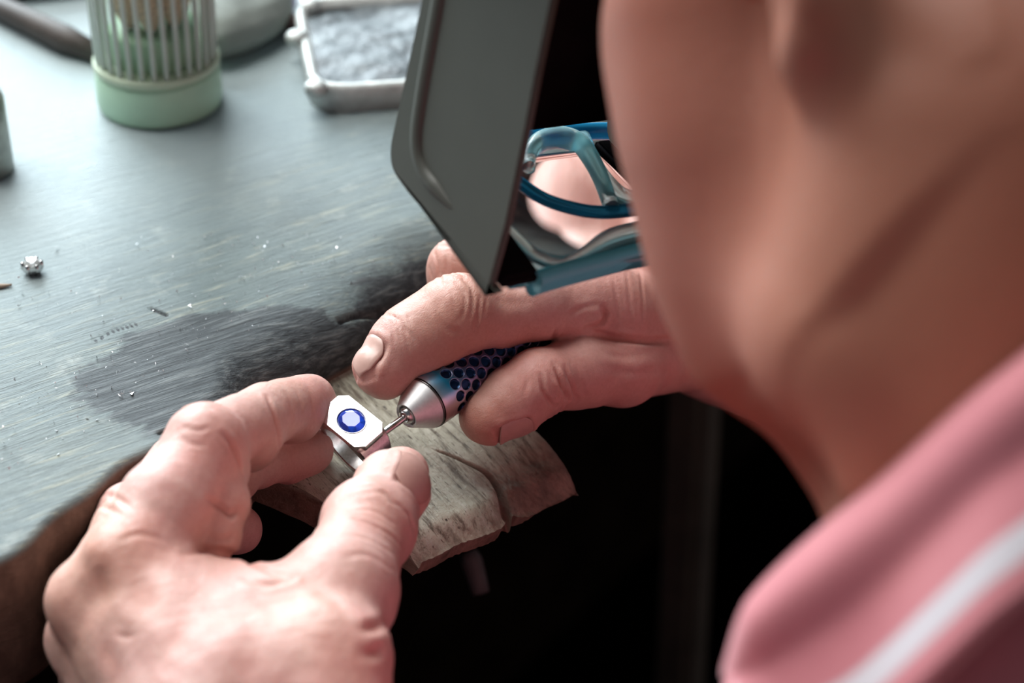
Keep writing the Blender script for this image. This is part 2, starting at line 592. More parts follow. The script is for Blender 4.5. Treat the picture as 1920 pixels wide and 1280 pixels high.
def bench_pin():
    # outline of the top: from the left root along the left side, front end, right side, back under the lip
    left = [on_pin(*p) for p in ((420, 836), (560, 912), (620, 958), (700, 1000), (780, 1030))]
    frontp = [on_pin(*p) for p in ((783, 1033), (820, 1019), (862, 996), (905, 982), (940, 968))]
    frontq = [on_pin(*p) for p in ((960, 940), (985, 938), (1028, 912), (1062, 897), (1088, 882))]
    right = [on_pin(*p) for p in ((1090, 880), (1070, 852), (1040, 822), (1000, 792), (960, 762), (900, 715), (800, 640))]
    ax = unit([0.67, -0.74, 0])
    lat = np.array([-ax[1], ax[0], 0])            # to the right of the man's view
    o0 = on_pin(700, 800)

    def ab(P):
        return np.array([(P - o0) @ ax, (P - o0) @ lat])
    L = smoothpath([ab(p) for p in left], 60)
    Fp = smoothpath([ab(p) for p in frontp], 40)
    Fq = smoothpath([ab(p) for p in frontq], 40)
    R = smoothpath([ab(p) for p in right], 80)
    bl = min(L[:, 1].min(), Fp[:, 1].min())
    # per lateral position b: a_front(b); lateral range per a : build grid in (u,v)
    NB, NA = 230, 250
    allF = np.vstack([Fp, Fq])
    fb = allF[np.argsort(allF[:, 1])]
    Lo = L[np.argsort(L[:, 0])]
    Ro = R[np.argsort(R[:, 0])]
    a0 = ab(edge_pt(-0.0, 0.03, 0))[0] - 0.02
    V = np.zeros((NA, NB, 3))
    end = np.zeros((NA, NB))
    top_h = lambda P: PIN_H0 - PIN_SL * float(P @ N_OUT + 0.0519)
    for j in range(NB):
        v = j / (NB - 1)
        for i in range(NA):
            u = i / (NA - 1)
            # position of the front at this lateral fraction
            bL1, bR1 = Fp[0, 1], Fq[-1, 1]
            bf = bL1 + (bR1 - bL1) * v
            af = np.interp(bf, fb[:, 1], fb[:, 0])
            a = a0 + (af - a0) * u
            lo = np.interp(a, Lo[:, 0], Lo[:, 1])
            hi = np.interp(a, Ro[:, 0], Ro[:, 1])
            b = lo + (hi - lo) * v
            b = b * (1 - u ** 6) + bf * u ** 6
            V[i, j] = o0 + ax * a + lat * b
            V[i, j, 2] = top_h(V[i, j])
    P = V.reshape(-1, 3)
    flat0 = P[:, 2].copy()
    # the sawn slit with its broken mouth
    C = smoothpath([ab(on_pin(*p)) for p in ((800, 838), (838, 851), (880, 868), (915, 885), (938, 915), (951, 945))], 60)
    A2 = np.stack([(P - o0) @ ax, (P - o0) @ lat], 1)
    d = np.full(len(P), 9.0)
    wv = np.zeros(len(P))
    for k, (a, b) in enumerate(zip(C[:-1], C[1:])):
        e = b - a
        h = np.clip(((A2 - a) @ e) / (e @ e), 0, 1)
        dd = np.linalg.norm(A2 - a - h[:, None] * e, axis=1)
        better = dd < d
        d[better] = dd[better]
        wv[better] = k / 59
    P[:, 2] -= sstep(0, .2, wv) * (0.0010 + 0.0048 * wv ** 1.5) * np.exp(-(d / (0.0004 + 0.0012 * wv ** 2)) ** 4)
    # rounded and chipped towards front and sides
    uu = np.repeat(np.linspace(0, 1, NA), NB)
    vv = np.tile(np.linspace(0, 1, NB), NA)
    chip = vnoise(P[:, :2], 500, 8)
    right_band = sstep(0.45, 0.75, vv) * sstep(0.80, 1.0, uu)
    P[:, 2] -= 0.0045 * sstep(0.93, 1.0, uu) ** 1.5 + 0.0032 * right_band + 0.0022 * sstep(0.97, 1, vv) + 0.002 * sstep(0.03, 0, vv)
    P[:, 2] += (chip * 0.0003 + vnoise(P[:, :2], 1300, 14) * .0004 * sstep(.4, .7, vv)) * sstep(0.84, .97, uu) + vnoise(P[:, :2], 130, 9) * 0.0004
    P[:, :2] += ((chip * 0.0004 + vnoise(P[:, :2], 1500, 12) * .00025) * sstep(0.97, 1, uu))[:, None] * ax[:2]
    end = np.clip(sstep(0.80, 0.95, uu + chip * .03) * sstep(0.45, 0.62, vv + chip * .04) + 0.7 * sstep(0.96, 1, uu) + .9 * np.exp(-(d / (0.0004 + 0.0014 * wv ** 2)) ** 4) * sstep(0, .2, wv), 0, 1)
    idx = np.arange(NA * NB).reshape(NA, NB)
    Q = [np.stack([idx[:-1, :-1], idx[1:, :-1], idx[1:, 1:], idx[:-1, 1:]], -1).reshape(-1, 4)]
    # skirt: sides and end, thickness tapering to the front
    loop = np.concatenate([idx[:, 0], idx[-1, 1:], idx[::-1, -1][1:], idx[0, ::-1][1:-1]])
    S = [P]
    last = loop
    nrow = 5
    endl = [end]
    for r in range(1, nrow + 1):
        f = r / nrow
        B = P[loop].copy()
        th = 0.018 - 0.007 * uu[loop] ** 2
        B[:, 2] = B[:, 2] * (1 - f) + (np.minimum(flat0[loop] - th, P[loop, 2] - .001)) * f + 0.0003 * chip[loop] * f
        B[:, :2] -= (0.003 * f * uu[loop] ** 3)[:, None] * ax[:2]
        ids = sum(len(x) for x in S) + np.arange(len(loop))
        S.append(B)
        endl.append(np.full(len(loop), 1.0))
        Q.append(np.stack([last, ids, np.roll(ids, -1), np.roll(last, -1)], -1))
        last = ids
    cen = sum(len(x) for x in S)
    mid = S[-1].mean(0)
    S.append(mid[None])
    endl.append(np.ones(1))
    tri = np.stack([last, np.full(len(last), cen), np.full(len(last), cen), np.roll(last, -1)], -1)
    VV = np.vstack(S)
    me = bpy.data.meshes.new('bench_pin')
    faces = [tuple(q) for qq in Q for q in qq.tolist()] + [(t[0], t[1], t[3]) for t in tri.tolist()]
    me.from_pydata([tuple(p) for p in VV.tolist()], [], faces)
    me.polygons.foreach_set('use_smooth', [True] * len(me.polygons))
    at_ = me.attributes.new('endgrain', 'FLOAT', 'POINT')
    at_.data.foreach_set('value', np.concatenate(endl).astype(np.float32))
    bm_ = bmesh.new()
    bm_.from_mesh(me)
    bmesh.ops.recalc_face_normals(bm_, faces=bm_.faces)
    bm_.to_mesh(me)
    bm_.free()
    me.set_sharp_from_angle(angle=math.radians(50))
    o = link('bench_pin', me, PINW)
    tag(o, 'worn wooden bench pin with a split slit, jutting from the bench under the hands', 'bench pin')


bench_pin()


# ------------------------------------------------------------------ distance-field modelling
def d_cone(P, a, b, ra, rb):
    ba = b - a
    h = np.clip(((P - a) @ ba) / (ba @ ba + 1e-12), 0, 1)
    return np.sqrt((((P - a) - h[..., None] * ba) ** 2).sum(-1)) - (ra + (rb - ra) * h)


def d_ell(P, c, R, rad):
    q = (P - c) @ R.T
    k0 = np.sqrt(((q / rad) ** 2).sum(-1))
    k1 = np.sqrt(((q / rad ** 2) ** 2).sum(-1)) + 1e-9
    return k0 * (k0 - 1.0) / k1


def smin(a, b, k):
    if k <= 1e-6:
        return np.minimum(a, b)
    h = np.clip(0.5 + 0.5 * (b - a) / k, 0, 1)
    return b + (a - b) * h - k * h * (1 - h)


class Field:
    """groups of primitives (metres). prims: ('c',a,b,ra,rb,k) or ('e',c,R,rad,k); sign -1 carves"""
    def __init__(self):
        self.groups = []        # (list of prims, k with which the group joins)

    def group(self, k=0.0):
        self.groups.append(([], k))
        return self.groups[-1][0]

    @staticmethod
    def dist(p, P):
        return d_cone(P, p[1], p[2], p[3], p[4]) if p[0] in 'cC' else d_ell(P, p[1], p[2], p[3])

    @staticmethod
    def bbox(p):
        if p[0] in 'cC':
            r = max(p[3], p[4])
            return np.minimum(p[1], p[2]) - r, np.maximum(p[1], p[2]) + r
        r = max(p[3])
        return p[1] - r, p[1] + r

    def eval(self, P):
        out = np.full(P.shape[:-1], 1.0)
        for prims, kg in self.groups:
            g = np.full(P.shape[:-1], 1.0)
            for p in prims:
                d = self.dist(p, P)
                g = -smin(-g, d, p[-1]) if p[0].isupper() else smin(g, d, p[-1])
            out = smin(out, g, kg)
        return out

    def grid(self, lo, hi, h, pad=0.006):
        lo, hi = np.asarray(lo, float), np.asarray(hi, float)
        n = np.ceil((hi - lo) / h).astype(int) + 1
        ax = [lo[i] + np.arange(n[i]) * h for i in range(3)]
        D = np.full(n, 1.0, np.float32)
        for prims, kg in self.groups:
            G = None
            bl = np.min([self.bbox(p)[0] for p in prims], 0) - pad - kg
            bh = np.max([self.bbox(p)[1] for p in prims], 0) + pad + kg
            g0 = np.clip(np.floor((bl - lo) / h).astype(int), 0, n)
            g1 = np.clip(np.ceil((bh - lo) / h).astype(int) + 1, 0, n)
            if np.any(g1 <= g0):
                continue
            G = np.full(g1 - g0, 1.0, np.float32)
            for p in prims:
                l_, h_ = self.bbox(p)
                i0 = np.clip(np.floor((l_ - pad - p[-1] - lo) / h).astype(int), g0, g1)
                i1 = np.clip(np.ceil((h_ + pad + p[-1] - lo) / h).astype(int) + 1, g0, g1)
                if np.any(i1 <= i0):
                    continue
                X = np.stack(np.meshgrid(*[ax[i][i0[i]:i1[i]] for i in range(3)], indexing='ij'), -1)
                d = self.dist(p, X).astype(np.float32)
                s = tuple(slice(i0[i] - g0[i], i1[i] - g0[i]) for i in range(3))
                G[s] = -smin(-G[s], d, p[-1]) if p[0].isupper() else smin(G[s], d, p[-1])
            s = tuple(slice(g0[i], g1[i]) for i in range(3))
            D[s] = smin(D[s], G, kg)
        return D, lo


def surface_nets(D, lo, h):
    ins = D < 0
    n = np.array(D.shape)
    cnt = np.zeros(n - 1, np.int8)
    offs = [(i, j, k) for i in (0, 1) for j in (0, 1) for k in (0, 1)]
    for o in offs:
        cnt += ins[o[0]:n[0] - 1 + o[0], o[1]:n[1] - 1 + o[1], o[2]:n[2] - 1 + o[2]]
    act = np.argwhere((cnt > 0) & (cnt < 8))
    vid = np.full(n - 1, -1, np.int32)
    vid[tuple(act.T)] = np.arange(len(act))
    vals = {o: D[act[:, 0] + o[0], act[:, 1] + o[1], act[:, 2] + o[2]] for o in offs}
    acc = np.zeros((len(act), 3))
    num = np.zeros(len(act))
    for o in offs:
        for ax in range(3):
            if o[ax]:
                continue
            q = list(o)
            q[ax] = 1
            a, b = vals[o], vals[tuple(q)]
            m = (a < 0) != (b < 0)
            t = np.where(m, a / np.where(m, a - b, 1), 0)
            p = np.array(o, float)[None].repeat(len(act), 0)
            p[:, ax] += t
            acc[m] += p[m]
            num[m] += 1
    V = lo + (act + acc / num[:, None]) * h
    quads = []
    for ax in range(3):
        u, v = (ax + 1) % 3, (ax + 2) % 3
        sl0 = [slice(None)] * 3
        sl1 = [slice(None)] * 3
        sl0[ax] = slice(0, n[ax] - 1)
        sl1[ax] = slice(1, n[ax])
        A, B = ins[tuple(sl0)], ins[tuple(sl1)]
        e = np.argwhere(A != B)
        e = e[(e[:, u] > 0) & (e[:, v] > 0) & (e[:, u] < n[u] - 1) & (e[:, v] < n[v] - 1)]
        flip = A[tuple(e.T)]
        c = []
        for du, dv in ((-1, -1), (0, -1), (0, 0), (-1, 0)):
            q = e.copy()
            q[:, u] += du
            q[:, v] += dv
            c.append(vid[tuple(q.T)])
        Q = np.stack(c, -1)
        Q[~flip] = Q[~flip][:, ::-1]
        quads.append(Q)
    Q = np.vstack(quads)
    Q = Q[(Q >= 0).all(1)]
    return V, Q


def vnormals(V, Q):
    n = np.cross(V[Q[:, 2]] - V[Q[:, 0]], V[Q[:, 3]] - V[Q[:, 1]])
    N = np.zeros_like(V)
    for k in range(4):
        for c in range(3):
            N[:, c] += np.bincount(Q[:, k], n[:, c], len(V))
    return N / (np.linalg.norm(N, axis=1)[:, None] + 1e-20)


MM = 0.001


def cone(g, a, b, ra, rb, k=3):
    g.append(('c', np.asarray(a, float), np.asarray(b, float), ra * MM, rb * MM, k * MM))


def ball(g, c, rad, k=3, R=None):
    rad = np.array(rad if hasattr(rad, '__len__') else (rad,) * 3, float) * MM
    g.append(('e', np.asarray(c, float), np.eye(3) if R is None else R, rad, k * MM))


def dent(g, c, rad, k=3, R=None):
    rad = np.array(rad if hasattr(rad, '__len__') else (rad,) * 3, float) * MM
    g.append(('E', np.asarray(c, float), np.eye(3) if R is None else R, rad, k * MM))


class Hand:
    def __init__(self):
        self.f = Field()
        self.creases = []
        self.nails = []
        self.spots = []

    def finger(self, joints, k=2.0, kg=1.0, belly=0.0, dorsal=None):
        """joints: (px, py, depth, radius mm); adds pads on the palm side of every bone"""
        g = self.f.group(kg * MM)
        J = [at(*j[:3]) for j in joints]
        r = [j[3] for j in joints]
        for i in range(len(J) - 1):
            cone(g, J[i], J[i + 1], r[i], r[i + 1], k)
        for i in range(1, len(J) - 1):
            out = unit(unit(J[i] - J[i - 1]) - unit(J[i + 1] - J[i])) if dorsal is None else dorsal
            ball(g, J[i] + out * r[i] * 0.12 * MM, r[i] * 1.0, 3)
        if belly:
            for i in range(len(J) - 1):
                o1 = -dorsal if dorsal is not None else None
                if o1 is None:
                    q = min(max(i, 1), len(J) - 2)
                    o1 = unit(unit(J[q + 1] - J[q]) - unit(J[q] - J[q - 1]))
                t = unit(J[i + 1] - J[i])
                o1 = unit(o1 - t * (o1 @ t))
                c = (J[i] * 0.5 + J[i + 1] * 0.5) + o1 * belly * MM
                rr = (r[i] + r[i + 1]) / 2
                L = np.linalg.norm(J[i + 1] - J[i]) / MM
                B = np.stack([t, o1, np.cross(t, o1)])
                ball(g, c, (L * 0.46 + 1, rr * 0.98, rr * 1.0), 2.0, B)
        return J, g

    def surf(self, O, Dv, start=0.0):
        t = np.full(len(O), start)
        for _ in range(40):
            t -= self.f.eval(O + Dv * t[:, None]) * 0.9
        return O + Dv * t[:, None]


def build_nail(hand, name, base, tipdir, dorsal, width, length, ang, parent, mat=None):
    """a curved plate lying on the last bone; base = bone point under the nail's root"""
    a = unit(tipdir)
    n = unit(dorsal - a * (dorsal @ a))
    s = np.cross(a, n)
    nu, nv = 25, 21
    O, Dv, UVs = [], [], []
    for i in range(nu):
        u = -1 + 2 * i / (nu - 1)
        for j in range(nv):
            v = j / (nv - 1)
            th = u * ang
            wv = 0.90 + 0.1 * math.sin(v * math.pi * 0.6)
            lo = 0.30 * (abs(u) ** 2.4)            # rounded root
            hi = 1.0 - 0.24 * abs(u) ** 2.4        # rounded free edge
            vv = lo + (hi - lo) * v
            O.append(base + a * length * MM * vv)
            Dv.append(n * math.cos(th * wv) + s * math.sin(th * wv))
            UVs.append((u, vv))
    O, Dv = np.array(O), np.array(Dv)
    S = hand.surf(O, Dv)
    UVs = np.array(UVs)
    lift = 0.00012 - 0.0006 * np.clip(np.abs(UVs[:, 0]) - 0.8, 0, 1) * 2 - 0.0007 * np.clip(0.12 - UVs[:, 1], 0, 1) * 6
    lift += 0.0004 * np.clip(UVs[:, 1] - 0.85, 0, 1) * 5
    S = S + Dv * lift[:, None]
    bottom = S - Dv * 0.0007
    V = np.vstack([S, bottom])
    F = grid_faces(nu, nv)
    N0 = nu * nv
    F = [f[::-1] for f in F] + [tuple(q + N0 for q in f) for f in F]
    rim = [i * nv for i in range(nu)] + [(nu - 1) * nv + j for j in range(1, nv)] + [i * nv + nv - 1 for i in range(nu - 2, -1, -1)] + [j for j in range(nv - 2, 0, -1)]
    for p, q in zip(rim, rim[1:] + rim[:1]):
        F.append((p, q, q + N0, p + N0))
    o = mesh(name, V, F, mat or NAIL_SHADED, parent)
    hand.nails.append((base, a, n, s, width * MM, length * MM))
    return o


# ------------------------------------------------------------------ the man: left hand
LH = Hand()
palm = LH.f.group(5 * MM)
wristL = at(400, 1490, 0.572)
MC = {'i': (252, 1050, .600, 12.2), 'm': (172, 1125, .604, 12.0), 'r': (162, 1200, .616, 11.5), 'l': (182, 1268, .630, 10.5)}
CB = {'i': (430, 1400, .570, 14), 'm': (370, 1420, .572, 14), 'r': (320, 1430, .582, 14), 'l': (280, 1435, .594, 13)}
for k in 'imrl':
    cone(palm, at(*MC[k][:3]), at(*CB[k][:3]), MC[k][3] - 1.0, CB[k][3], 7)
    p2 = at(*MC[k][:3]) + FWD * 0.009
    q2 = at(*CB[k][:3]) + FWD * 0.013
    cone(palm, p2 * 0.85 + q2 * 0.15, q2, 11, 14, 8)
cone(palm, at(395, 1430, .580), wristL, 24, 24, 12)
cone(palm, at(440, 1430, .580), at(450, 1490, .575), 22, 22, 12)
# thumb metacarpal, the muscle beside it and the web
cone(palm, at(565, 1270, .578), at(640, 1105, .602), 17.0, 13.4, 8)
cone(palm, at(500, 1300, .585), at(600, 1160, .606), 19, 15, 10)
cone(palm, at(630, 1240, .578), at(612, 1330, .572), 14.5, 17, 8)
cone(palm, at(330, 1112, .604), at(470, 1175, .592), 10.5, 14, 9)
cone(palm, at(440, 1128, .604), at(560, 1165, .594), 9.0, 12, 9)
cone(palm, at(300, 1200, .592), at(420, 1300, .576), 16, 18, 12)
# knuckle bumps
ball(palm, at(222, 1052, .594), 9.5, 6)
ball(palm, at(160, 1128, .598), 10.0, 6)
ball(palm, at(160, 1200, .610), 9.0, 5)
# thumb
TJ, tg = LH.finger([(642, 1100, .602, 13.6), (690, 988, .628, 12.0), (734, 915, .642, 9.9), (752, 890, .652, 8.0)], k=3, kg=6, dorsal=cv(.38, .10, .92))
ball(tg, at(690, 985, .630), (12.3), 4)
ball(tg, at(733, 899, .659), 8.2, 4)
ball(tg, at(640, 1112, .598), 12.5, 5)
# index finger: three segments with pads, folded against each other
IJ = [at(250, 1050, .600), at(308, 950, .611), at(392, 838, .626)]
ig = LH.f.group(4 * MM)
cone(ig, IJ[0], IJ[1], 12.0, 12.3, 3)
cone(ig, IJ[1], IJ[2], 12.3, 11.0, 3)
ball(ig, at(372, 892, .626), (13.2, 13.2, 11.5), 3)
ball(ig, at(420, 880, .632), 6.9, 4)
ball(ig, at(383, 830, .624), 11.0, 3)
ball(ig, at(412, 942, .622), 8.6, 2.0)
ball(ig, at(392, 1000, .618), 9.0, 3)
i2 = LH.f.group(1.0 * MM)
cone(i2, at(392, 832, .629), at(500, 777, .657), 10.2, 9.2, 1.4)
ball(i2, at(462, 818, .650), 10.4, 2.5)
i3 = LH.f.group(1.0 * MM)
cone(i3, at(502, 776, .657), at(580, 750, .681), 9.3, 8.0, 1.6)
ball(i3, at(548, 774, .672), 9.3, 2.5)
# middle finger, behind and under the index
MJ, mg = LH.finger([(175, 1122, .606, 11.5), (250, 1000, .628, 10.2), (338, 880, .651, 10.2)], k=3, kg=2.5)
m2 = LH.f.group(.8 * MM)
cone(m2, at(338, 880, .651), at(480, 862, .674), 9.8, 8.8, 1.5)
ball(m2, at(432, 888, .664), 9.2, 1.8)
m3 = LH.f.group(.8 * MM)
cone(m3, at(482, 860, .675), at(578, 844, .688), 8.8, 7.6, 1.5)
ball(m3, at(540, 856, .686), 8.4, 2.0)
# ring finger
RJ, rg = LH.finger([(165, 1195, .617, 11.0), (205, 1070, .634, 9.8), (246, 965, .642, 9.6)], k=3, kg=2.5)
cone(rg, at(246, 965, .642), at(370, 985, .668), 9.0, 8.2, 1.5)
cone(rg, at(370, 985, .668), at(445, 992, .676), 8.2, 7.4, 1.5)
# little finger
SJ, sg = LH.finger([(185, 1265, .631, 10.0), (205, 1150, .648, 8.6), (230, 1080, .650, 8.4)], k=3, kg=2.5)
cone(sg, at(230, 1080, .650), at(330, 1085, .670), 7.8, 7.2, 1.5)
cone(sg, at(330, 1085, .670), at(395, 1080, .668), 7.2, 6.6, 1.5)
# tendons and veins on the back
for a, b, r in (((240, 1080, .590), (380, 1330, .559), 3.2), ((175, 1150, .594), (330, 1350, .561), 3.0), ((180, 1220, .604), (300, 1340, .572), 2.5)):
    cone(palm, at(*a), at(*b), r, r, 6)
# forearm (out of the frame below)
elbowL = np.array([-0.13, -0.40, -0.17])
shoulL = np.array([0.0, -0.335, 0.005])
arm = LH.f.group(14 * MM)
cone(arm, wristL, wristL * 0.75 + elbowL * 0.25, 25, 31, 5)
cone(arm, wristL * 0.75 + elbowL * 0.25, wristL * 0.2 + elbowL * 0.8, 31, 43, 8)
cone(arm, wristL * 0.2 + elbowL * 0.8, elbowL, 43, 40, 8)
cone(arm, elbowL, shoulL, 40, 52, 10)

# ------------------------------------------------------------------ right hand
RH = Hand()
palr = RH.f.group(5 * MM)
wristR = at(1400, 610, .775)
MCr = {'i': (1135, 565, .717, 12.0), 'm': (1140, 500, .739, 11.8), 'r': (1160, 445, .756, 11.2), 'l': (1190, 400, .770, 10.2)}
CBr = {'i': (1330, 610, .768, 14), 'm': (1340, 570, .770, 14), 'r': (1345, 530, .774, 13.5), 'l': (1350, 500, .778, 12.5)}
for k in 'imrl':
    cone(palr, at(*MCr[k][:3]), at(*CBr[k][:3]), MCr[k][3], CBr[k][3], 7)
cone(palr, at(1330, 590, .785), wristR, 20, 23, 12)
cone(palr, at(1330, 630, .765), wristR, 20, 22, 12)
# first web muscle between index and thumb
cone(palr, at(1168, 590, .718), at(1270, 615, .748), 11.0, 15, 4)
cone(palr, at(1200, 612, .728), at(1290, 650, .748), 10, 14, 4)
# thumb
TR, tr = RH.finger([(1290, 655, .748, 13.0), (1165, 685, .720, 11.6), (1010, 716, .700, 9.6), (960, 750, .696, 9.6), (922, 782, .693, 8.6)], k=4, kg=2.0, dorsal=cv(.50, -.68, .52))
ball(tr, at(1085, 690, .711), (10.4), 6)
ball(tr, at(905, 778, .694), 6.8, 4)
# index finger
IR, ir = RH.finger([(1132, 566, .717, 11.4), (1000, 576, .704, 9.6), (866, 592, .696, 10.9), (756, 652, .690, 9.7), (709, 690, .686, 7.9)], k=4, kg=1.5, dorsal=cv(-.35, .62, .70))
ball(ir, at(1085, 580, .714), (10.6), 5)
ball(ir, at(930, 596, .702), (9.6), 4)
ball(ir, at(860, 585, .692), 10.3, 4)
ball(ir, at(802, 620, .694), (10.6), 6)
cone(ir, at(850, 590, .695), at(775, 640, .691), 10.9, 10.2, 4)
ball(ir, at(725, 700, .686), (7.6), 3)
# middle, ring and little fingers curled behind the handpiece
MR, mr = RH.finger([(1140, 500, .739, 11.2), (980, 500, .731, 10.0), (862, 505, .720, 10.4)], k=4, kg=1.5)
cone(mr, at(862, 505, .720), at(848, 592, .722), 9.8, 8.6, 2)
cone(mr, at(848, 592, .722), at(882, 655, .723), 8.6, 7.4, 2)
RR, rr_ = RH.finger([(1160, 445, .760, 10.6), (1040, 460, .748, 9.4), (955, 480, .736, 9.4)], k=4, kg=1.5)
cone(rr_, at(955, 480, .736), at(925, 560, .737), 8.8, 8.0, 2)
cone(rr_, at(925, 560, .737), at(950, 620, .737), 8.0, 7.0, 2)
SR, sr = RH.finger([(1190, 400, .772, 9.6), (1090, 430, .760, 8.4), (1035, 465, .752, 8.2)], k=4, kg=1.5)
cone(sr, at(1035, 465, .752), at(1005, 540, .750), 7.8, 7.0, 2)
cone(sr, at(1005, 540, .750), at(1025, 590, .748), 7.0, 6.2, 2)
elbowR = np.array([0.31, 0.0, -0.14])
shoulR = np.array([0.255, -0.10, 0.02])
armr = RH.f.group(14 * MM)
cone(armr, wristR, wristR * 0.75 + elbowR * 0.25, 24, 31, 5)
cone(armr, wristR * 0.75 + elbowR * 0.25, wristR * 0.2 + elbowR * 0.8, 31, 43, 8)
cone(armr, wristR * 0.2 + elbowR * 0.8, elbowR, 43, 40, 8)
cone(armr, elbowR, shoulR, 40, 52, 10)

# ------------------------------------------------------------------ head, neck and trunk
HL = cv(-.771, -.156, .617)                               # towards the man's left ear
HF = cv(-.565, -.278, -.777)                              # where the face points
HF = unit(HF - HL * (HF @ HL))
HU = np.cross(HF, HL)
EAR = at(1475, -147, .447)
HO = EAR - HL * 0.076
HB = np.stack([HF, HL, HU])


def hp(x, y, z):
    return HO + (HF * x + HL * y + HU * z) * MM


BD = Field()
hd = BD.group(0)
ball(hd, hp(-12, 0, 48), (98, 76, 86), 10, HB)
ball(hd, hp(35, 0, -5), (58, 64, 80), 18, HB)
ball(hd, hp(20, 0, -50), (62, 60, 52), 16, HB)
for s in (1, -1):
    cone(hd, hp(2, 60 * s, -40), hp(14, 56 * s, -66), 13, 15, 18)
    cone(hd, hp(14, 56 * s, -66), hp(80, 17 * s, -92), 15, 17, 14)
    ball(hd, hp(62, 46 * s, -2), (22, 20, 18), 14, HB)
    ball(hd, hp(46, 44 * s, -62), (27, 24, 30), 16, HB)
    ball(hd, hp(80, 26 * s, 27), (14, 24, 9), 10, HB)
    dent(hd, hp(96, 32 * s, 8), (16, 18, 13), 8, HB)
    ball(hd, hp(78, 32 * s, 8), 12.5, 2)
    cone(hd, hp(90, 22 * s, -2), hp(88, 44 * s, 0), 2.5, 2, 3)
    cone(hd, hp(92, 14 * s, -30), hp(80, 34 * s, -58), 5, 6, 8)
    # ear: helix ring, antihelix, lobe, with a bowl
    er = BD.group(3 * MM)
    ring_ = [hp(6 + 16 * math.cos(a) - 4 * math.sin(a), (78 + 5 * math.sin(a * .5)) * s, 6 + 31 * math.sin(a)) for a in np.linspace(-1.2, 4.2, 16)]
    ring_ = [hp(4 - 17 * math.cos(a), (80 + 6 * math.cos(a)) * s, 4 + 30 * math.sin(a)) for a in np.linspace(-1.5, 2.7, 14)]
    for a, b in zip(ring_[:-1], ring_[1:]):
        cone(er, a, b, 4.2, 4.2, 3)
    ball(er, hp(-3, 77 * s, 4), (15, 4.5, 27), 4, HB)
    ball(er, hp(4, 75 * s, -24), (8, 4.5, 10), 6, HB)
    dent(er, hp(3, 83 * s, 2), (8, 6, 13), 3, HB)
    ball(er, hp(14, 76 * s, -4), (5, 4, 7), 3, HB)
ball(hd, hp(96, 0, -95), (15, 22, 15), 12, HB)           # chin


def mirror(p):
    return p - 2 * ((p - HO) @ HL) * HL


CH = [(1365, 20, .500, 24), (1398, 250, .503, 24), (1462, 460, .508, 25), (1500, 600, .512, 22), (1560, 695, .512, 14)]
for (x0, y0, d0, r0), (x1, y1, d1, r1) in zip(CH[:-1], CH[1:]):
    p_, q_ = at(x0, y0, d0), at(x1, y1, d1)
    cone(hd, p_, q_, r0, r1, 16)
    cone(hd, mirror(p_), mirror(q_), r0, r1, 16)
cone(hd, hp(92, 0, 22), hp(116, 0, -18), 8, 11, 7)        # nose
for s in (1, -1):
    ball(hd, hp(104, 13 * s, -22), (10, 8, 8), 4, HB)
    dent(hd, hp(108, 7 * s, -30), (5, 3.5, 4), 1.5, HB)
cone(hd, hp(100, -20, -53), hp(104, 0, -50), 4.5, 6, 4)
cone(hd, hp(104, 0, -50), hp(100, 20, -53), 6, 4.5, 4)
cone(hd, hp(98, -18, -62), hp(102, 0, -64), 5, 7, 4)
cone(hd, hp(102, 0, -64), hp(98, 18, -62), 7, 5, 4)
# neck and the loose folds under the chin
NB = at(2085, 1080, .48)                                 # base of the neck
nk = BD.group(26 * MM)
cone(nk, hp(-25, 0, -30), NB, 57, 54, 10)
cone(nk, at(1600, 640, .462), at(1850, 330, .458), 20, 22, 24)
cone(nk, hp(-12, 38, -50), NB + HL * 0.02, 34, 33, 20)
th_ = BD.group(10 * MM)
ball(th_, at(1612, 832, .510), 11, 4)
cone(th_, at(1612, 832, .510), at(1735, 950, .50), 11, 13, 8)
cone(th_, at(1575, 640, .452), at(1650, 900, .452), 6, 7, 8)
# trunk, hips and legs
tk = BD.group(30 * MM)
Fh = unit([-.67, .74, 0])
Lh = np.array([-.74, -.67, 0])
PEL = np.array([.235, -.41, -.40])
chest = NB * 0.72 + PEL * 0.28
for s in (1, -1):
    cone(tk, chest + Lh * 0.075 * s, PEL + Lh * 0.06 * s, 105, 105, 30)
cone(tk, shoulL + np.array([0.03, 0.02, -0.01]), NB - np.array([0, 0, .03]), 46, 45, 30)
cone(tk, shoulR + np.array([-0.03, -0.02, -0.01]), NB - np.array([0, 0, .03]), 46, 45, 30)
HIPS, KNEES, ANK = {}, {}, {}
for s in (1, -1):
    HIPS[s] = PEL + Lh * 0.09 * s + np.array([0, 0, -0.02])
    KNEES[s] = HIPS[s] + Fh * 0.43 + Lh * 0.05 * s + np.array([0, 0, 0.0])
    ANK[s] = KNEES[s] + np.array([0, 0, -0.44]) - Fh * 0.04
    cone(tk, HIPS[s], KNEES[s], 80, 58, 20)
    cone(tk, KNEES[s], ANK[s], 54, 38, 12)
    cone(tk, ANK[s], ANK[s] + Fh * 0.14 - np.array([0, 0, 0.035]), 38, 30, 10)


def smooth_extract(F, lo, hi, h):
    D, l0 = F.grid(lo, hi, h)
    return surface_nets(D, l0, h)


meshes = []
# left hand (fine) and arm (coarse)
V, Q = smooth_extract(LH.f, at(400, 900, .64) - np.array([.095, .125, .085]), at(400, 900, .64) + np.array([.075, .11, .075]), 0.00072)
NL = vnormals(V, Q)
HANDS = [(LH, V, Q, NL)]
V, Q = smooth_extract(RH.f, at(1000, 600, .72) - np.array([.075, .10, .085]), at(1000, 600, .72) + np.array([.085, .10, .075]), 0.00072)
HANDS.append((RH, V, Q, vnormals(V, Q)))

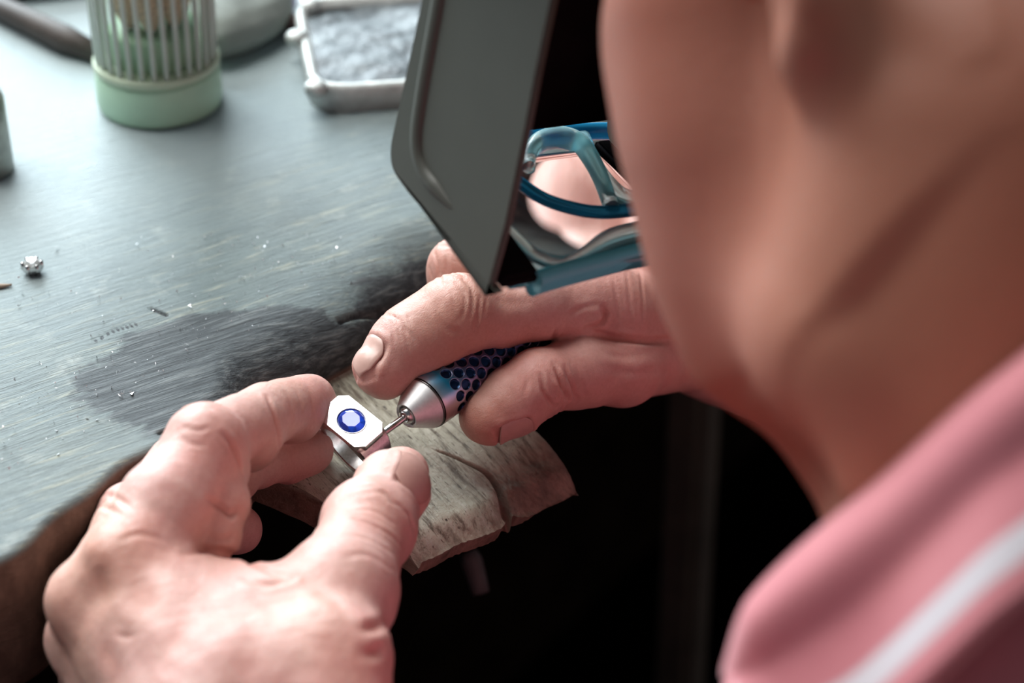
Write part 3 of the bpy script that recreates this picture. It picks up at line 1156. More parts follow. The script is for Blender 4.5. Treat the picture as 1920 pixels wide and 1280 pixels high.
BODY = bpy.data.meshes.new('person')
BODYO = bpy.data.objects.new('person', BODY)
COL.objects.link(BODYO)
tag(BODYO, 'man in a pink polo shirt bent over the bench, holding ring and handpiece', 'person')

# fingernails
build_nail(LH, 'fingernail', at(729, 958, .636), at(762, 872, .6505) - at(729, 958, .636), cv(.36, -.06, .93), 8.8, 17.0, 0.82, BODYO)
build_nail(RH, 'fingernail', at(957, 752, .6955), at(918, 784, .693) - at(957, 752, .6955), cv(.50, -.76, .38), 7.5, 11.5, 0.80, BODYO)
build_nail(RH, 'fingernail', at(735, 673, .686), at(711, 692, .684) - at(735, 673, .686), cv(-.62, .62, .42), 7, 12.0, 0.85, BODYO, NAIL_LIT)


def crease(H, px, py, d, axis, dors, depth, sigma, half=1.2, R=0.016, wig=0.3):
    H.creases.append((at(px, py, d), unit(axis), unit(dors), depth * MM, sigma * MM, half, R, wig * MM))


def jointcreases(H, J, dors, depth=0.45, n=3, gap=1.6, half=1.0, sig=0.55):
    a, b, c = J
    ax = unit(unit(b - a) + unit(c - b))
    for k in range(n):
        o = (k - (n - 1) / 2) * gap * MM
        H.creases.append((b + ax * o, unit(ax + 0.12 * (k - 1) * dors), unit(dors), depth * MM * (1 - 0.25 * abs(k - (n - 1) / 2)), sig * MM, half, 0.017, 0.35 * MM))


cvd = cv
ti = TJ[2] - TJ[1]
jointcreases(LH, (TJ[0], TJ[1], TJ[2]), cv(.38, .1, .92), 0.45, 5, 2.0, 1.1, 0.6)
jointcreases(LH, (IJ[0], IJ[2], at(505, 776, .655)), cv(-.6, .6, .5), 0.5, 3, 2.0, 1.0, 0.6)
jointcreases(RH, (IR[1], IR[2], IR[3]), cv(-.30, .55, .75), 0.40, 5, 2.0, 1.15, 0.5)
jointcreases(RH, (IR[2], IR[3], IR[4]), cv(-.35, .62, .70), 0.28, 4, 1.5, 1.1, 0.45)
jointcreases(RH, (TR[1], TR[2], TR[3]), cv(.2, -.5, .85), 0.75, 4, 2.6, 1.3, 0.7)
jointcreases(RH, (MR[1], MR[2], at(848, 592, .722)), cv(-.6, .5, .6), 0.35, 4, 2.0, 1.2, 0.5)
# long folds: between thumb and index on the right hand, finger folds of the left hand


FOLDS = {0: [], 1: []}


def fold(which, pts, depth, width, lip=0.3):
    H = HANDS[which][0]
    Q = smoothpath(pts, max(8, 6 * len(pts)))
    Dv = np.array([unit(FWD + RT * (x - 960) / FPX - UP * (y - 640) / FPX) for x, y in Q])
    t = np.full(len(Q), .50)
    O = CAM[None]
    for _ in range(60):
        t += H.f.eval(O + Dv * t[:, None]) * .9
    P = O + Dv * t[:, None]
    P = P[t < .9]
    if len(P) > 1:
        FOLDS[which].append((P, depth * MM, width * MM, lip))


for pts, dep, wd in (
        ([(418, 812), (436, 835), (448, 862), (453, 888)], 1.0, .8), ([(500, 742), (513, 775), (521, 805), (523, 835)], .9, .8),
        ([(538, 738), (545, 760), (547, 790)], .25, .8), ([(556, 733), (564, 760), (566, 790)], .22, .8), ([(578, 728), (585, 750), (585, 780)], .18, .8),
        ([(388, 936), (410, 948), (432, 966), (442, 958)], 1.1, .9), ([(345, 1040), (400, 1030), (450, 1045), (500, 1068), (545, 1084)], .9, 1.2),
        ([(455, 1082), (500, 1096), (545, 1088)], .7, 1.0), ([(380, 1005), (420, 1012), (440, 1000)], .5, .9), ([(255, 1085), (265, 1115), (285, 1145)], 1.3, 4.0), ([(185, 1060), (190, 1090), (200, 1120)], 1.0, 3.0),
        ([(662, 972), (700, 985), (735, 1005), (757, 1030)], .45, .7), ([(655, 956), (700, 958), (745, 985)], .3, .7), ([(650, 1000), (690, 1010), (740, 1040)], .35, .8), ([(648, 1045), (690, 1040), (742, 1070)], .25, .9),
        ([(722, 1168), (700, 1176), (680, 1180)], 1.0, 1.5), ([(718, 1216), (700, 1224), (680, 1226)], .9, 1.5), ([(560, 1085), (600, 1105), (640, 1140), (665, 1180)], .5, 2.2),
        ([(220, 1190), (236, 1194), (252, 1191)], .28, .7), ([(230, 1010), (262, 1000), (300, 1010)], .35, .9), ([(345, 800), (372, 806), (392, 800)], .3, .7), ([(338, 822), (362, 832), (384, 834)], .3, .7),
        ([(300, 1230), (330, 1190), (350, 1140)], .5, 3.5), ([(480, 1180), (470, 1230), (450, 1280)], .5, 4.0), ([(190, 1200), (205, 1240), (230, 1275)], .5, 2.5),
        ([(195, 925), (222, 935), (248, 955)], .45, .7), ([(188, 948), (214, 958), (238, 975)], .45, .7)):
    fold(0, pts, dep, wd)
for pts, dep, wd in (
        ([(865, 517), (884, 540), (887, 570), (880, 598)], .45, .55), ([(853, 529), (871, 551), (870, 581), (862, 600)], .38, .5), ([(900, 555), (897, 590), (888, 632)], .5, .6), ([(912, 560), (908, 590)], .3, .5),
        ([(818, 568), (828, 600), (845, 620), (867, 622)], .35, .9), ([(846, 545), (852, 575)], .22, .5), ([(733, 600), (738, 630), (742, 662)], .28, .5), ([(743, 596), (750, 630), (754, 664)], .25, .45), ([(753, 592), (760, 625), (765, 668)], .3, .5), ([(765, 590), (771, 612)], .2, .45),
        ([(705, 640), (712, 662), (715, 684)], .25, .6), ([(1131, 578), (1136, 594), (1124, 608), (1096, 617)], 1.5, .9), ([(1066, 593), (1090, 578), (1126, 570)], .35, .8), ([(1109, 617), (1139, 630), (1176, 637), (1228, 640), (1270, 634)], 1.3, 1.0),
        ([(1036, 680), (1052, 716), (1066, 752)], .9, .7), ([(1058, 686), (1071, 720), (1083, 752)], .8, .7), ([(1014, 702), (1022, 739), (1042, 766)], .9, .7), ([(1080, 690), (1092, 722), (1102, 748)], .35, .7), ([(990, 712), (985, 735)], .3, .8),
        ([(814, 470), (822, 500), (828, 535)], .45, .6), ([(834, 458), (839, 485), (839, 510)], .4, .6), ([(805, 500), (812, 525)], .3, .6),
        ([(1045, 616), (1036, 634)], .8, .8), ([(1150, 520), (1158, 570), (1160, 610)], .3, .6), ([(1175, 510), (1182, 570), (1184, 615)], .3, .6), ([(1200, 510), (1206, 560), (1208, 615)], .3, .6), ([(925, 560), (960, 568), (1000, 566)], .2, 1.5),
        ([(1120, 655), (1160, 668), (1220, 662)], .3, 1.2), ([(1130, 690), (1190, 700), (1260, 690)], .25, 1.2)):
    fold(1, pts, dep, wd)

SP = []
for H, spots in ((LH, [((232, 1052, .592), 15, .8), ((160, 1128, .596), 14, .7), ((392, 830, .618), 13, .55), ((455, 830, .64), 9, .7), ((560, 760, .67), 13, .6), ((560, 850, .68), 16, .8),
                       ((690, 985, .615), 13, .45), ((430, 960, .61), 9, .7), ((470, 1085, .60), 18, .5), ((560, 1100, .59), 15, .6), ((745, 880, .645), 9, .35), ((640, 1230, .57), 20, .45)]),
                 (RH, [((860, 590, .69), 13, .6), ((905, 785, .69), 12, .9), ((960, 730, .695), 12, .85), ((1090, 585, .72), 14, .7), ((1020, 700, .70), 16, .6), ((1200, 560, .73), 30, .75), ((845, 480, .71), 10, .4), ((1180, 670, .72), 20, .6), ((720, 725, .683), 8, .6)])):
    H.spots = [(at(*p), r * MM, a) for p, r, a in spots]

allV, allQ, blush, tanv, ruddy_shades = [], [], [], [], []
off = 0
for H, V, Q, N in HANDS:
    V = V.copy()
    disp = np.zeros(len(V))
    red = np.zeros(len(V))
    for c, a, n, dep, sig, half, R, wig in H.creases:
        r = V - c
        m = np.where((r * r).sum(1) < R * R)[0]
        rm = r[m]
        s = np.cross(a, n)
        lat = rm @ s
        al = rm @ a + wig * np.sin(lat * 700 + c[0] * 900) + 0.6 * wig * np.sin(lat * 1600 + c[1] * 3000)
        ang = np.abs(np.arctan2(lat, rm @ n))
        wgt = 1 - sstep(half * 0.55, half, ang)
        disp[m] -= dep * np.exp(-(al / sig) ** 2) * wgt
        disp[m] += dep * 0.28 * np.exp(-(al / (sig * 2.6)) ** 2) * wgt
    for b, a, n, s, wd, ln in H.nails:
        r = V - b
        al = r @ a / ln
        la = np.abs(r @ s) / (wd * 0.80)
        inside = sstep(0.02, 0.14, al) * (1 - sstep(1.0, 1.08, al)) * (1 - sstep(0.86, 1.0, la)) * ((r @ n) > 0)
        disp -= 0.0008 * inside
        ridge = np.exp(-((la - 1.08) / 0.12) ** 2) * sstep(-0.1, 0.1, al) * (1 - sstep(0.75, 0.95, al)) * ((r @ n) > 0)
        ridge += np.exp(-((al + 0.04) / 0.07) ** 2) * (1 - sstep(0.8, 1.1, la)) * ((r @ n) > 0)
        disp += 0.00028 * ridge * ((r * r).sum(1) < 0.02 ** 2)
    for P_, dep, wd_, lip in FOLDS[HANDS.index(next(h for h in HANDS if h[0] is H))]:
        R_ = wd_ * 5 + .001
        sel = np.where(((V > P_.min(0) - R_) & (V < P_.max(0) + R_)).all(1))[0]
        dd = np.full(len(sel), 1.0)
        tt = np.zeros(len(sel))
        for k in range(len(P_) - 1):
            ab = P_[k + 1] - P_[k]
            h_ = np.clip(((V[sel] - P_[k]) @ ab) / (ab @ ab + 1e-12), 0, 1)
            q = np.linalg.norm(V[sel] - P_[k] - h_[:, None] * ab, axis=1)
            m_ = q < dd
            dd[m_] = q[m_]
            tt[m_] = (k + h_[m_]) / (len(P_) - 1)
        env = np.sin(np.clip(tt * .9 + .05, 0, 1) * math.pi) ** .6
        disp[sel] += env * dep * (-np.exp(-(dd / wd_) ** 2) + lip * np.exp(-((dd - 2.0 * wd_) / wd_) ** 2))
        red[sel] = np.maximum(red[sel], env * np.exp(-(dd / (wd_ * 1.3)) ** 2) * min(1, dep / .0009) * .8)
    disp += vnoise(V, 190, 21) * 0.00022 + vnoise(V, 420, 22) * 0.00012 + vnoise(V, 900, 23) * 0.00006
    V += N * disp[:, None]
    bl = np.zeros(len(V))
    for p, r, a in H.spots:
        bl = np.maximum(bl, a * np.exp(-(((V - p) ** 2).sum(1)) / (r * r) * 1.1))
    bl = np.clip(np.maximum(bl, red) + vnoise(V, 120, 31) * 0.12 + vnoise(V, 300, 33) * 0.10, 0, 1)
    tn = np.clip(vnoise(V, 70, 32) * 0.5, 0, 1)
    allV.append(V)
    allQ.append(Q + off)
    blush.append(bl)
    tanv.append(tn)
    ruddy_shades.append(np.full(len(V), 0.05 if H is LH else 0.28))  # right hand: its shading put into the skin as a darker red
    off += len(V)
# forearms and upper arms
for H, lo, hi, cut in ((LH, [-.22, -.47, -.25], [.07, -.155, .16], None), (RH, [.075, -.23, -.22], [.40, .13, .16], None)):
    V, Q = smooth_extract(H.f, lo, hi, 0.004)
    hv = HANDS[0 if H is LH else 1][1]
    blo, bhi = hv.min(0), hv.max(0)
    inb = ((V > blo + 0.006) & (V < bhi - 0.006)).all(1)
    Q = Q[~inb[Q].any(1)]
    allV.append(V); allQ.append(Q + off); blush.append(np.full(len(V), .15)); tanv.append(np.full(len(V), .3)); ruddy_shades.append(np.zeros(len(V)))
    off += len(V)
# head, neck, trunk
lo = HO - 0.19
hi = HO + 0.19
hlo = np.minimum(lo, NB - 0.1); hhi = np.maximum(hi, NB + 0.1)
V, Q = smooth_extract(BD, [hlo[0], hlo[1], -0.02], hhi, 0.0022)
bl = 1.05 + 0.15 * vnoise(V, 30, 41)
for p, r, a in (((1570, 120, .45), 12, 1.0), ((1400, 560, .47), 45, .8), ((1250, 250, .5), 25, .3), ((1700, 640, .45), 55, .85), ((1590, 840, .47), 20, .9)):
    bl = np.maximum(bl, a * np.exp(-((V - at(*p)) ** 2).sum(1) / (r * MM) ** 2))
tn = 0.75 + 0.35 * vnoise(V, 25, 42)
allV.append(V); allQ.append(Q + off); blush.append(np.clip(bl, 0, 1)); tanv.append(np.clip(tn, 0, 1)); ruddy_shades.append(np.clip(.85 + .3 * vnoise(V, 28, 43), 0, 1))
off += len(V)
V, Q = smooth_extract(BD, [-.35, -.75, -.96], [.6, .3, -0.013], 0.008)
allV.append(V); allQ.append(Q + off); blush.append(np.full(len(V), .2)); tanv.append(np.zeros(len(V))); ruddy_shades.append(np.zeros(len(V)))
TRUNKV, TRUNKQ = V, Q
me = fastmesh('body', np.vstack(allV), np.vstack(allQ))
for nm, arr in (('blush', blush), ('tan', tanv), ('ruddy_shade', ruddy_shades)):
    a = me.attributes.new(nm, 'FLOAT', 'POINT')
    a.data.foreach_set('value', np.concatenate(arr).astype(np.float32))
me.materials.append(SKIN)
BODYO.data = me
bpy.data.meshes.remove(BODY)
me.name = 'person'

# ------------------------------------------------------------------ clothes and hair (parts of the man)
PINK = Mat('pink_pique')
v_ = PINK.coords()
pc = PINK.ramp(PINK.noise(v_, 40, 4), [(0.3, (0.57, 0.185, 0.215)), (0.7, (0.64, 0.225, 0.25))])
st = PINK.attr('stripe')
PINK.base(PINK.mix(PINK.ramp(st, [(0.35, (0, 0, 0)), (0.6, (1, 1, 1))]), pc, (0.70, 0.66, 0.70)))
PINK.set(Roughness=0.85)
PINK.b.inputs['Sheen Weight'].default_value = 0.3
PINK.normal(PINK.bump(PINK.noise(v_, 1400, 2), 0.0004, 0.5))
PINK = PINK.m
TROUS = simple('dark_cloth', (0.006, 0.005, 0.0045), 0.9, var=0.2, scale=200)
SHOEM = simple('shoe_leather', (0.02, 0.014, 0.01), 0.45, scale=120)
HAIRM = simple('grey_hair', (0.33, 0.31, 0.29), 0.7, var=0.4, scale=300, bumpd=0.001)


def shell(name, prims, lo, hi, h, mat, keep):
    F = Field()
    for ps, k in prims:
        g = F.group(k * MM)
        g.extend(ps)
    V, Q = smooth_extract(F, lo, hi, h)
    m = keep(V)
    Q = Q[m[Q].all(1)]
    used = np.unique(Q)
    rem = np.full(len(V), -1)
    rem[used] = np.arange(len(used))
    V, Q = V[used], rem[Q]
    # even out the hems
    E_ = np.sort(np.vstack([Q[:, [0, 1]], Q[:, [1, 2]], Q[:, [2, 3]], Q[:, [3, 0]]]), 1)
    U_, cn = np.unique(E_, axis=0, return_counts=True)
    B_ = U_[cn == 1]
    for _ in range(25):
        acc = np.zeros_like(V)
        num = np.zeros(len(V))
        for p_, q_ in ((0, 1), (1, 0)):
            np.add.at(acc, B_[:, p_], V[B_[:, q_]])
            np.add.at(num, B_[:, p_], 1)
        m_ = num > 0
        V[m_] = .5 * V[m_] + .5 * acc[m_] / num[m_][:, None]
    me_ = fastmesh(name, V, Q)
    o = link(name, me_, mat, BODYO)
    sm = o.modifiers.new('thick', 'SOLIDIFY')
    sm.thickness = 0.0022
    sm.offset = 1
    return o


def grow(prims, d):
    out = []
    for p in prims:
        if p[0] == 'c':
            out.append(('c', p[1], p[2], p[3] + d, p[4] + d, p[5]))
    return out


upL = [('c', elbowL, shoulL, .040, .052, .01)]
shirt_prims = [(grow(tk[:4], .006), 30), (grow([('c', elbowL * .45 + shoulL * .55, shoulL, .047, .054, .01)], .010), 30), (grow([('c', elbowR * .45 + shoulR * .55, shoulR, .047, .054, .01)], .010), 30)]
neckaxis = unit(hp(-25, 0, -30) - NB)
shirt_prims.append((grow([('c', NB - neckaxis * .05, NB + neckaxis * .036, .062, .060, .03)], .008), 30))
NE1 = unit(HL - neckaxis * (HL @ neckaxis))
NE2 = np.cross(neckaxis, NE1)


def shirt_keep(V):
    d = V - NB
    h = d @ neckaxis
    r = np.sqrt(np.maximum((d ** 2).sum(1) - h * h, 0))
    k = (h < -.016 + .050 * sstep(-.02, .045, d @ NE2)) | (r > .10)
    for e, sh in ((elbowL, shoulL), (elbowR, shoulR)):
        ax = unit(e - sh)
        q = V - (e * .45 + sh * .55)
        al = q @ ax
        rr = np.sqrt(np.maximum((q ** 2).sum(1) - al * al, 0))
        k &= ~((al > 0) & (rr < .088))
    return k & (V[:, 2] > -.44)


shell('shirt', shirt_prims, [-.25, -.75, -.60], [.52, .16, .25], 0.006, PINK,
      shirt_keep)
shell('trousers', [(grow(tk[4:], .008), 30), (grow([('c', PEL + Lh * .06, PEL - Lh * .06, .105, .105, .02), ('c', PEL + Lh * .06 + np.array([0, 0, .06]), PEL - Lh * .06 + np.array([0, 0, .06]), .106, .106, .02)], .008), 30)],
      [-.35, -.75, -.95], [.6, .35, -.25], 0.008, TROUS, lambda V: (V[:, 2] < -.36) & (V[:, 2] > -.87))
for s in (1, -1):
    a = ANK[s] - np.array([0, 0, 0.028])
    F_ = Field()
    g = F_.group(0)
    cone(g, a - Fh * 0.02, a + Fh * 0.09 - np.array([0, 0, .012]), 44, 42, 10)
    cone(g, a + Fh * 0.09 - np.array([0, 0, .012]), a + Fh * 0.17 - np.array([0, 0, .02]), 42, 34, 10)
    V, Q = smooth_extract(F_, a - 0.26, a + 0.26, 0.005)
    V[:, 2] = np.maximum(V[:, 2], -0.949)
    link('shoe', fastmesh('shoe', V, Q), SHOEM, BODYO)
shell('hair', [([('e', hp(-14, 0, 50), HB, np.array([100, 78, 87]) * MM, .01)], 0)], HO - .15, HO + .20, 0.004, HAIRM,
      lambda V: (((V - HO) @ HU) * 1000 > np.clip(18 + ((V - HO) @ HF) * 1000 * 0.9, -20, 95)))


def collar():
    e1 = unit(HL - neckaxis * (HL @ neckaxis))
    e2 = np.cross(neckaxis, e1)

    def cyl(ang, h, r):
        t = math.radians(ang)
        return NB + neckaxis * h + (e1 * math.cos(t) + e2 * math.sin(t)) * r

    def around(front, hb, rb, hs):
        P = [at(*p) for p in front]
        Q = []
        for p in P:
            d = p - NB
            Q.append((math.degrees(math.atan2(d @ e2, d @ e1)), d @ neckaxis, math.hypot(d @ e1, d @ e2)))
        return P + [cyl(62, hs, rb), cyl(90, hb, rb), cyl(118, hs, rb)] + [cyl(180 - a_, h_, r_) for a_, h_, r_ in Q[::-1]]
    top = around([(1385, 1262, .462), (1445, 1165, .456), (1562, 1045, .447), (1672, 945, .438), (1800, 832, .428), (1930, 735, .420), (2110, 625, .412)], .069, .067, .066)
    low = around([(1395, 1330, .450), (1490, 1400, .440), (1600, 1400, .428), (1700, 1335, .420), (1805, 1245, .412), (1925, 1130, .404), (2120, 985, .398)], .040, .083, .036)
    n, m = 170, 24
    T = smoothpath(top, n)
    L = smoothpath(low, n)
    V, st = [], []
    up_n = cv(-.25, .45, .8)
    for i in range(n):
        d_ = (T[i] + L[i]) / 2 - NB
        rad = unit(d_ - neckaxis * (d_ @ neckaxis))
        w_ = float(sstep(.34, .46, i / (n - 1)))
        nrm = unit(up_n * (1 - w_) + rad * w_)
        inn = unit(FWD * (1 - w_) - rad * w_)
        edge = min(1, i / 10, (n - 1 - i) / 10)
        for j in range(m):
            v = j / (m - 1)
            p = T[i] * (1 - v) + L[i] * v
            bulge = (0.009 * math.exp(-((v - .16) / .16) ** 2) + 0.002 * math.sin(v * math.pi)) * edge + 0.0016 * math.sin(i * 0.13 + v * 2) * (1 - w_)
            V.append(p + nrm * bulge + inn * 0.008 * (1 - v) ** 6 * edge)
            st.append(np.exp(-((v - 0.775) / 0.085) ** 4))
    F = [f for f in grid_faces(n, m)]
    o = mesh('collar', V, F, PINK, BODYO)
    a = o.data.attributes.new('stripe', 'FLOAT', 'POINT')
    a.data.foreach_set('value', np.array(st, np.float32))
    sm = o.modifiers.new('thick', 'SOLIDIFY')
    sm.thickness = 0.0035
    sm.offset = -1
    return o


collar()

# stool
stool = empty('work_stool', PEL + np.array([0, 0, -.55]), 'dark wooden stool under the seated man', 'stool')
seatc = PEL + np.array([0, 0, -.135])
V, F = lathe(seatc - np.array([0, 0, .02]), (0, 0, 1), [(-.015, .16), (-.005, .17), (.012, .17), (.018, .165)], 40)
part('seat', V, F, DARKWOOD, stool)
for k in range(4):
    a = k * math.pi / 2 + .6
    d = np.array([math.cos(a), math.sin(a), 0])
    V, F = tube([seatc + d * .11 - np.array([0, 0, .03]), np.array([seatc[0], seatc[1], -.95]) + d * .18], [.016, .014], 12)
    part('leg', V, F, DARKWOOD, stool)


# ------------------------------------------------------------------ ring
def ring():
    c = at(659, 788.8, .672)
    n = cv(-.06, .575, .815)
    a = unit(RT * math.cos(.846) - UP * math.sin(.846))
    a = unit(a - n * (a @ n))
    b = np.cross(n, a)
    L, S, K = .0096, .0058, .0023
    root = empty('ring', c - n * .022, 'silver signet ring with octagonal face and oval blue stone, held between the fingers', 'ring')
    SILV = simple('silver', (0.86, 0.85, 0.86), 0.12, 1.0, var=0.04, scale=500, bumpd=0.00001)
    SATIN = simple('satin_silver', (0.62, 0.61, 0.60), 0.28, 1.0, var=0.2, scale=900, bumpd=0.00006)

    def octa(l, s, k, z):
        return [c + a * u + b * v + n * z for u, v in ((-l + k, -s), (-l, -s + k), (-l, s - k), (-l + k, s), (l - k, s), (l, s - k), (l, -s + k), (l - k, -s))]
    # face plate: a solid octagon with an oval seat in the middle
    ga, gb, gc = .00475, .00415, -.0002
    NR = 64
    V, F = [], []
    outer = octa(L, S, K, 0)
    # outer ring resampled to NR points
    seg = np.array(outer + outer[:1])
    ln = np.concatenate([[0], np.cumsum(np.linalg.norm(np.diff(seg, axis=0), axis=1))])
    # start angle matched with the oval
    def oc(t):
        q = (t % 1) * ln[-1]
        i = np.searchsorted(ln, q, 'right') - 1
        i = min(i, 7)
        return seg[i] + (seg[i + 1] - seg[i]) * (q - ln[i]) / (ln[i + 1] - ln[i])
    ts = sorted(set([round(x, 6) for x in (ln[:-1] / ln[-1]).tolist()] + [round(k / NR, 6) for k in range(NR)]))
    rows = []
    O = [oc(t) for t in ts]
    def local(p):
        return (p - c) @ a, (p - c) @ b
    for p in O:
        u, v = local(p)
        th = math.atan2(v / gb, u / ga)
        e0 = c + a * ga * 1.04 * math.cos(th) + b * gb * 1.04 * math.sin(th)
        e1 = e0 - n * .0011
        q0 = c + (a * u + b * v) * 0.985
        lo1 = c + (a * u + b * v) - n * .0002
        lo2 = c + (a * u * .97 + b * v * .97) - n * .0026
        rows.append([e1, e0, q0, lo1, lo2])
    m = len(rows)
    for r in rows:
        V += r
    for i in range(m):
        for j in range(4):
            p, q = i * 5 + j, ((i + 1) % m) * 5 + j
            F.append((p, q, q + 1, p + 1))
    F.append([i * 5 + 4 for i in range(m)])
    F.append([i * 5 for i in range(m)][::-1])
    part('face_plate', V, F, SILV, root, smooth=False)
    # band: hole axis along b
    ctr = c - n * .0118
    RI, RO = .0092, .0117
    V, F = [], []
    NA, sec = 96, 12
    for i in range(NA):
        t = 2 * math.pi * i / NA
        d = n * math.cos(t) + a * math.sin(t)
        top = max(0, math.cos(t))
        hw = .0038 + .0018 * sstep(-0.25, .95, math.cos(t))
        ro = RO + .0011 * sstep(.1, .8, math.cos(t)) * (1 - sstep(.85, 1, math.cos(t)))
        zmax = .0098
        ro = min(ro, zmax / max(math.cos(t), 1e-3)) if math.cos(t) > 0.3 else ro
        ro = max(ro, RI + .0003)
        ri = min(RI, ro - .0003)
        prof = [(-hw, ri + .0003), (-hw + .0003, ri), (hw - .0003, ri), (hw, ri + .0003), (hw, ro - .0004), (hw - .0004, ro), (-hw + .0004, ro), (-hw, ro - .0004)]
        for x, r in prof:
            V.append(ctr + d * r + b * x)
    k = 8
    for i in range(NA):
        for j in range(k):
            p, q = i * k + j, ((i + 1) % NA) * k + j
            p2, q2 = i * k + (j + 1) % k, ((i + 1) % NA) * k + (j + 1) % k
            F.append((p, q, q2, p2))
    o = part('band', V, F, SATIN, root)
    o.data.set_sharp_from_angle(angle=math.radians(40))
    # bezel and stone
    V, F = [], []
    for i in range(72):
        t = 2 * math.pi * i / 72
        e = a * math.cos(t) * ga + b * math.sin(t) * gb
        for f, z in ((1.05, -.0002), (1.03, .00022), (0.96, .00022), (0.93, -.0004), (0.98, -.0009)):
            V.append(c + e * f + n * z)
    for i in range(72):
        for j in range(4):
            p, q = i * 5 + j, ((i + 1) % 72) * 5 + j
            F.append((p, q, q + 1, p + 1))
    part('bezel', V, F, SATIN, root)
    G = Mat('sapphire')
    G.set(Base_Color=(0.012, 0.06, 0.52), Roughness=0.02)
    G.b.inputs['IOR'].default_value = 1.77
    G.b.inputs['Transmission Weight'].default_value = 0.35
    levels = [(0.62, .00105, 8, 0.5), (0.95, -.0001, 16, 0), (0.95, -.0004, 16, 0), (0.55, -.0021, 8, .5), (0.05, -.0036, 8, 0)]
    bmx = bmesh.new()
    pts = []
    for f, z, k, ph in levels:
        for i in range(k):
            t = 2 * math.pi * (i + ph) / k
            pts.append(a * math.cos(t) * ga * f + b * math.sin(t) * gb * f + n * z)
    vs = [bmx.verts.new(Vector(p + c - np.array(root.location))) for p in pts]
    bmesh.ops.convex_hull(bmx, input=vs)
    bmesh.ops.dissolve_limit(bmx, angle_limit=0.02, verts=bmx.verts, edges=bmx.edges)
    me = bpy.data.meshes.new('gemstone')
    bmx.to_mesh(me)
    bmx.free()
    o = link('gemstone', me, G.m, root)
    o['label'] = 'faceted oval blue gemstone'


ring()


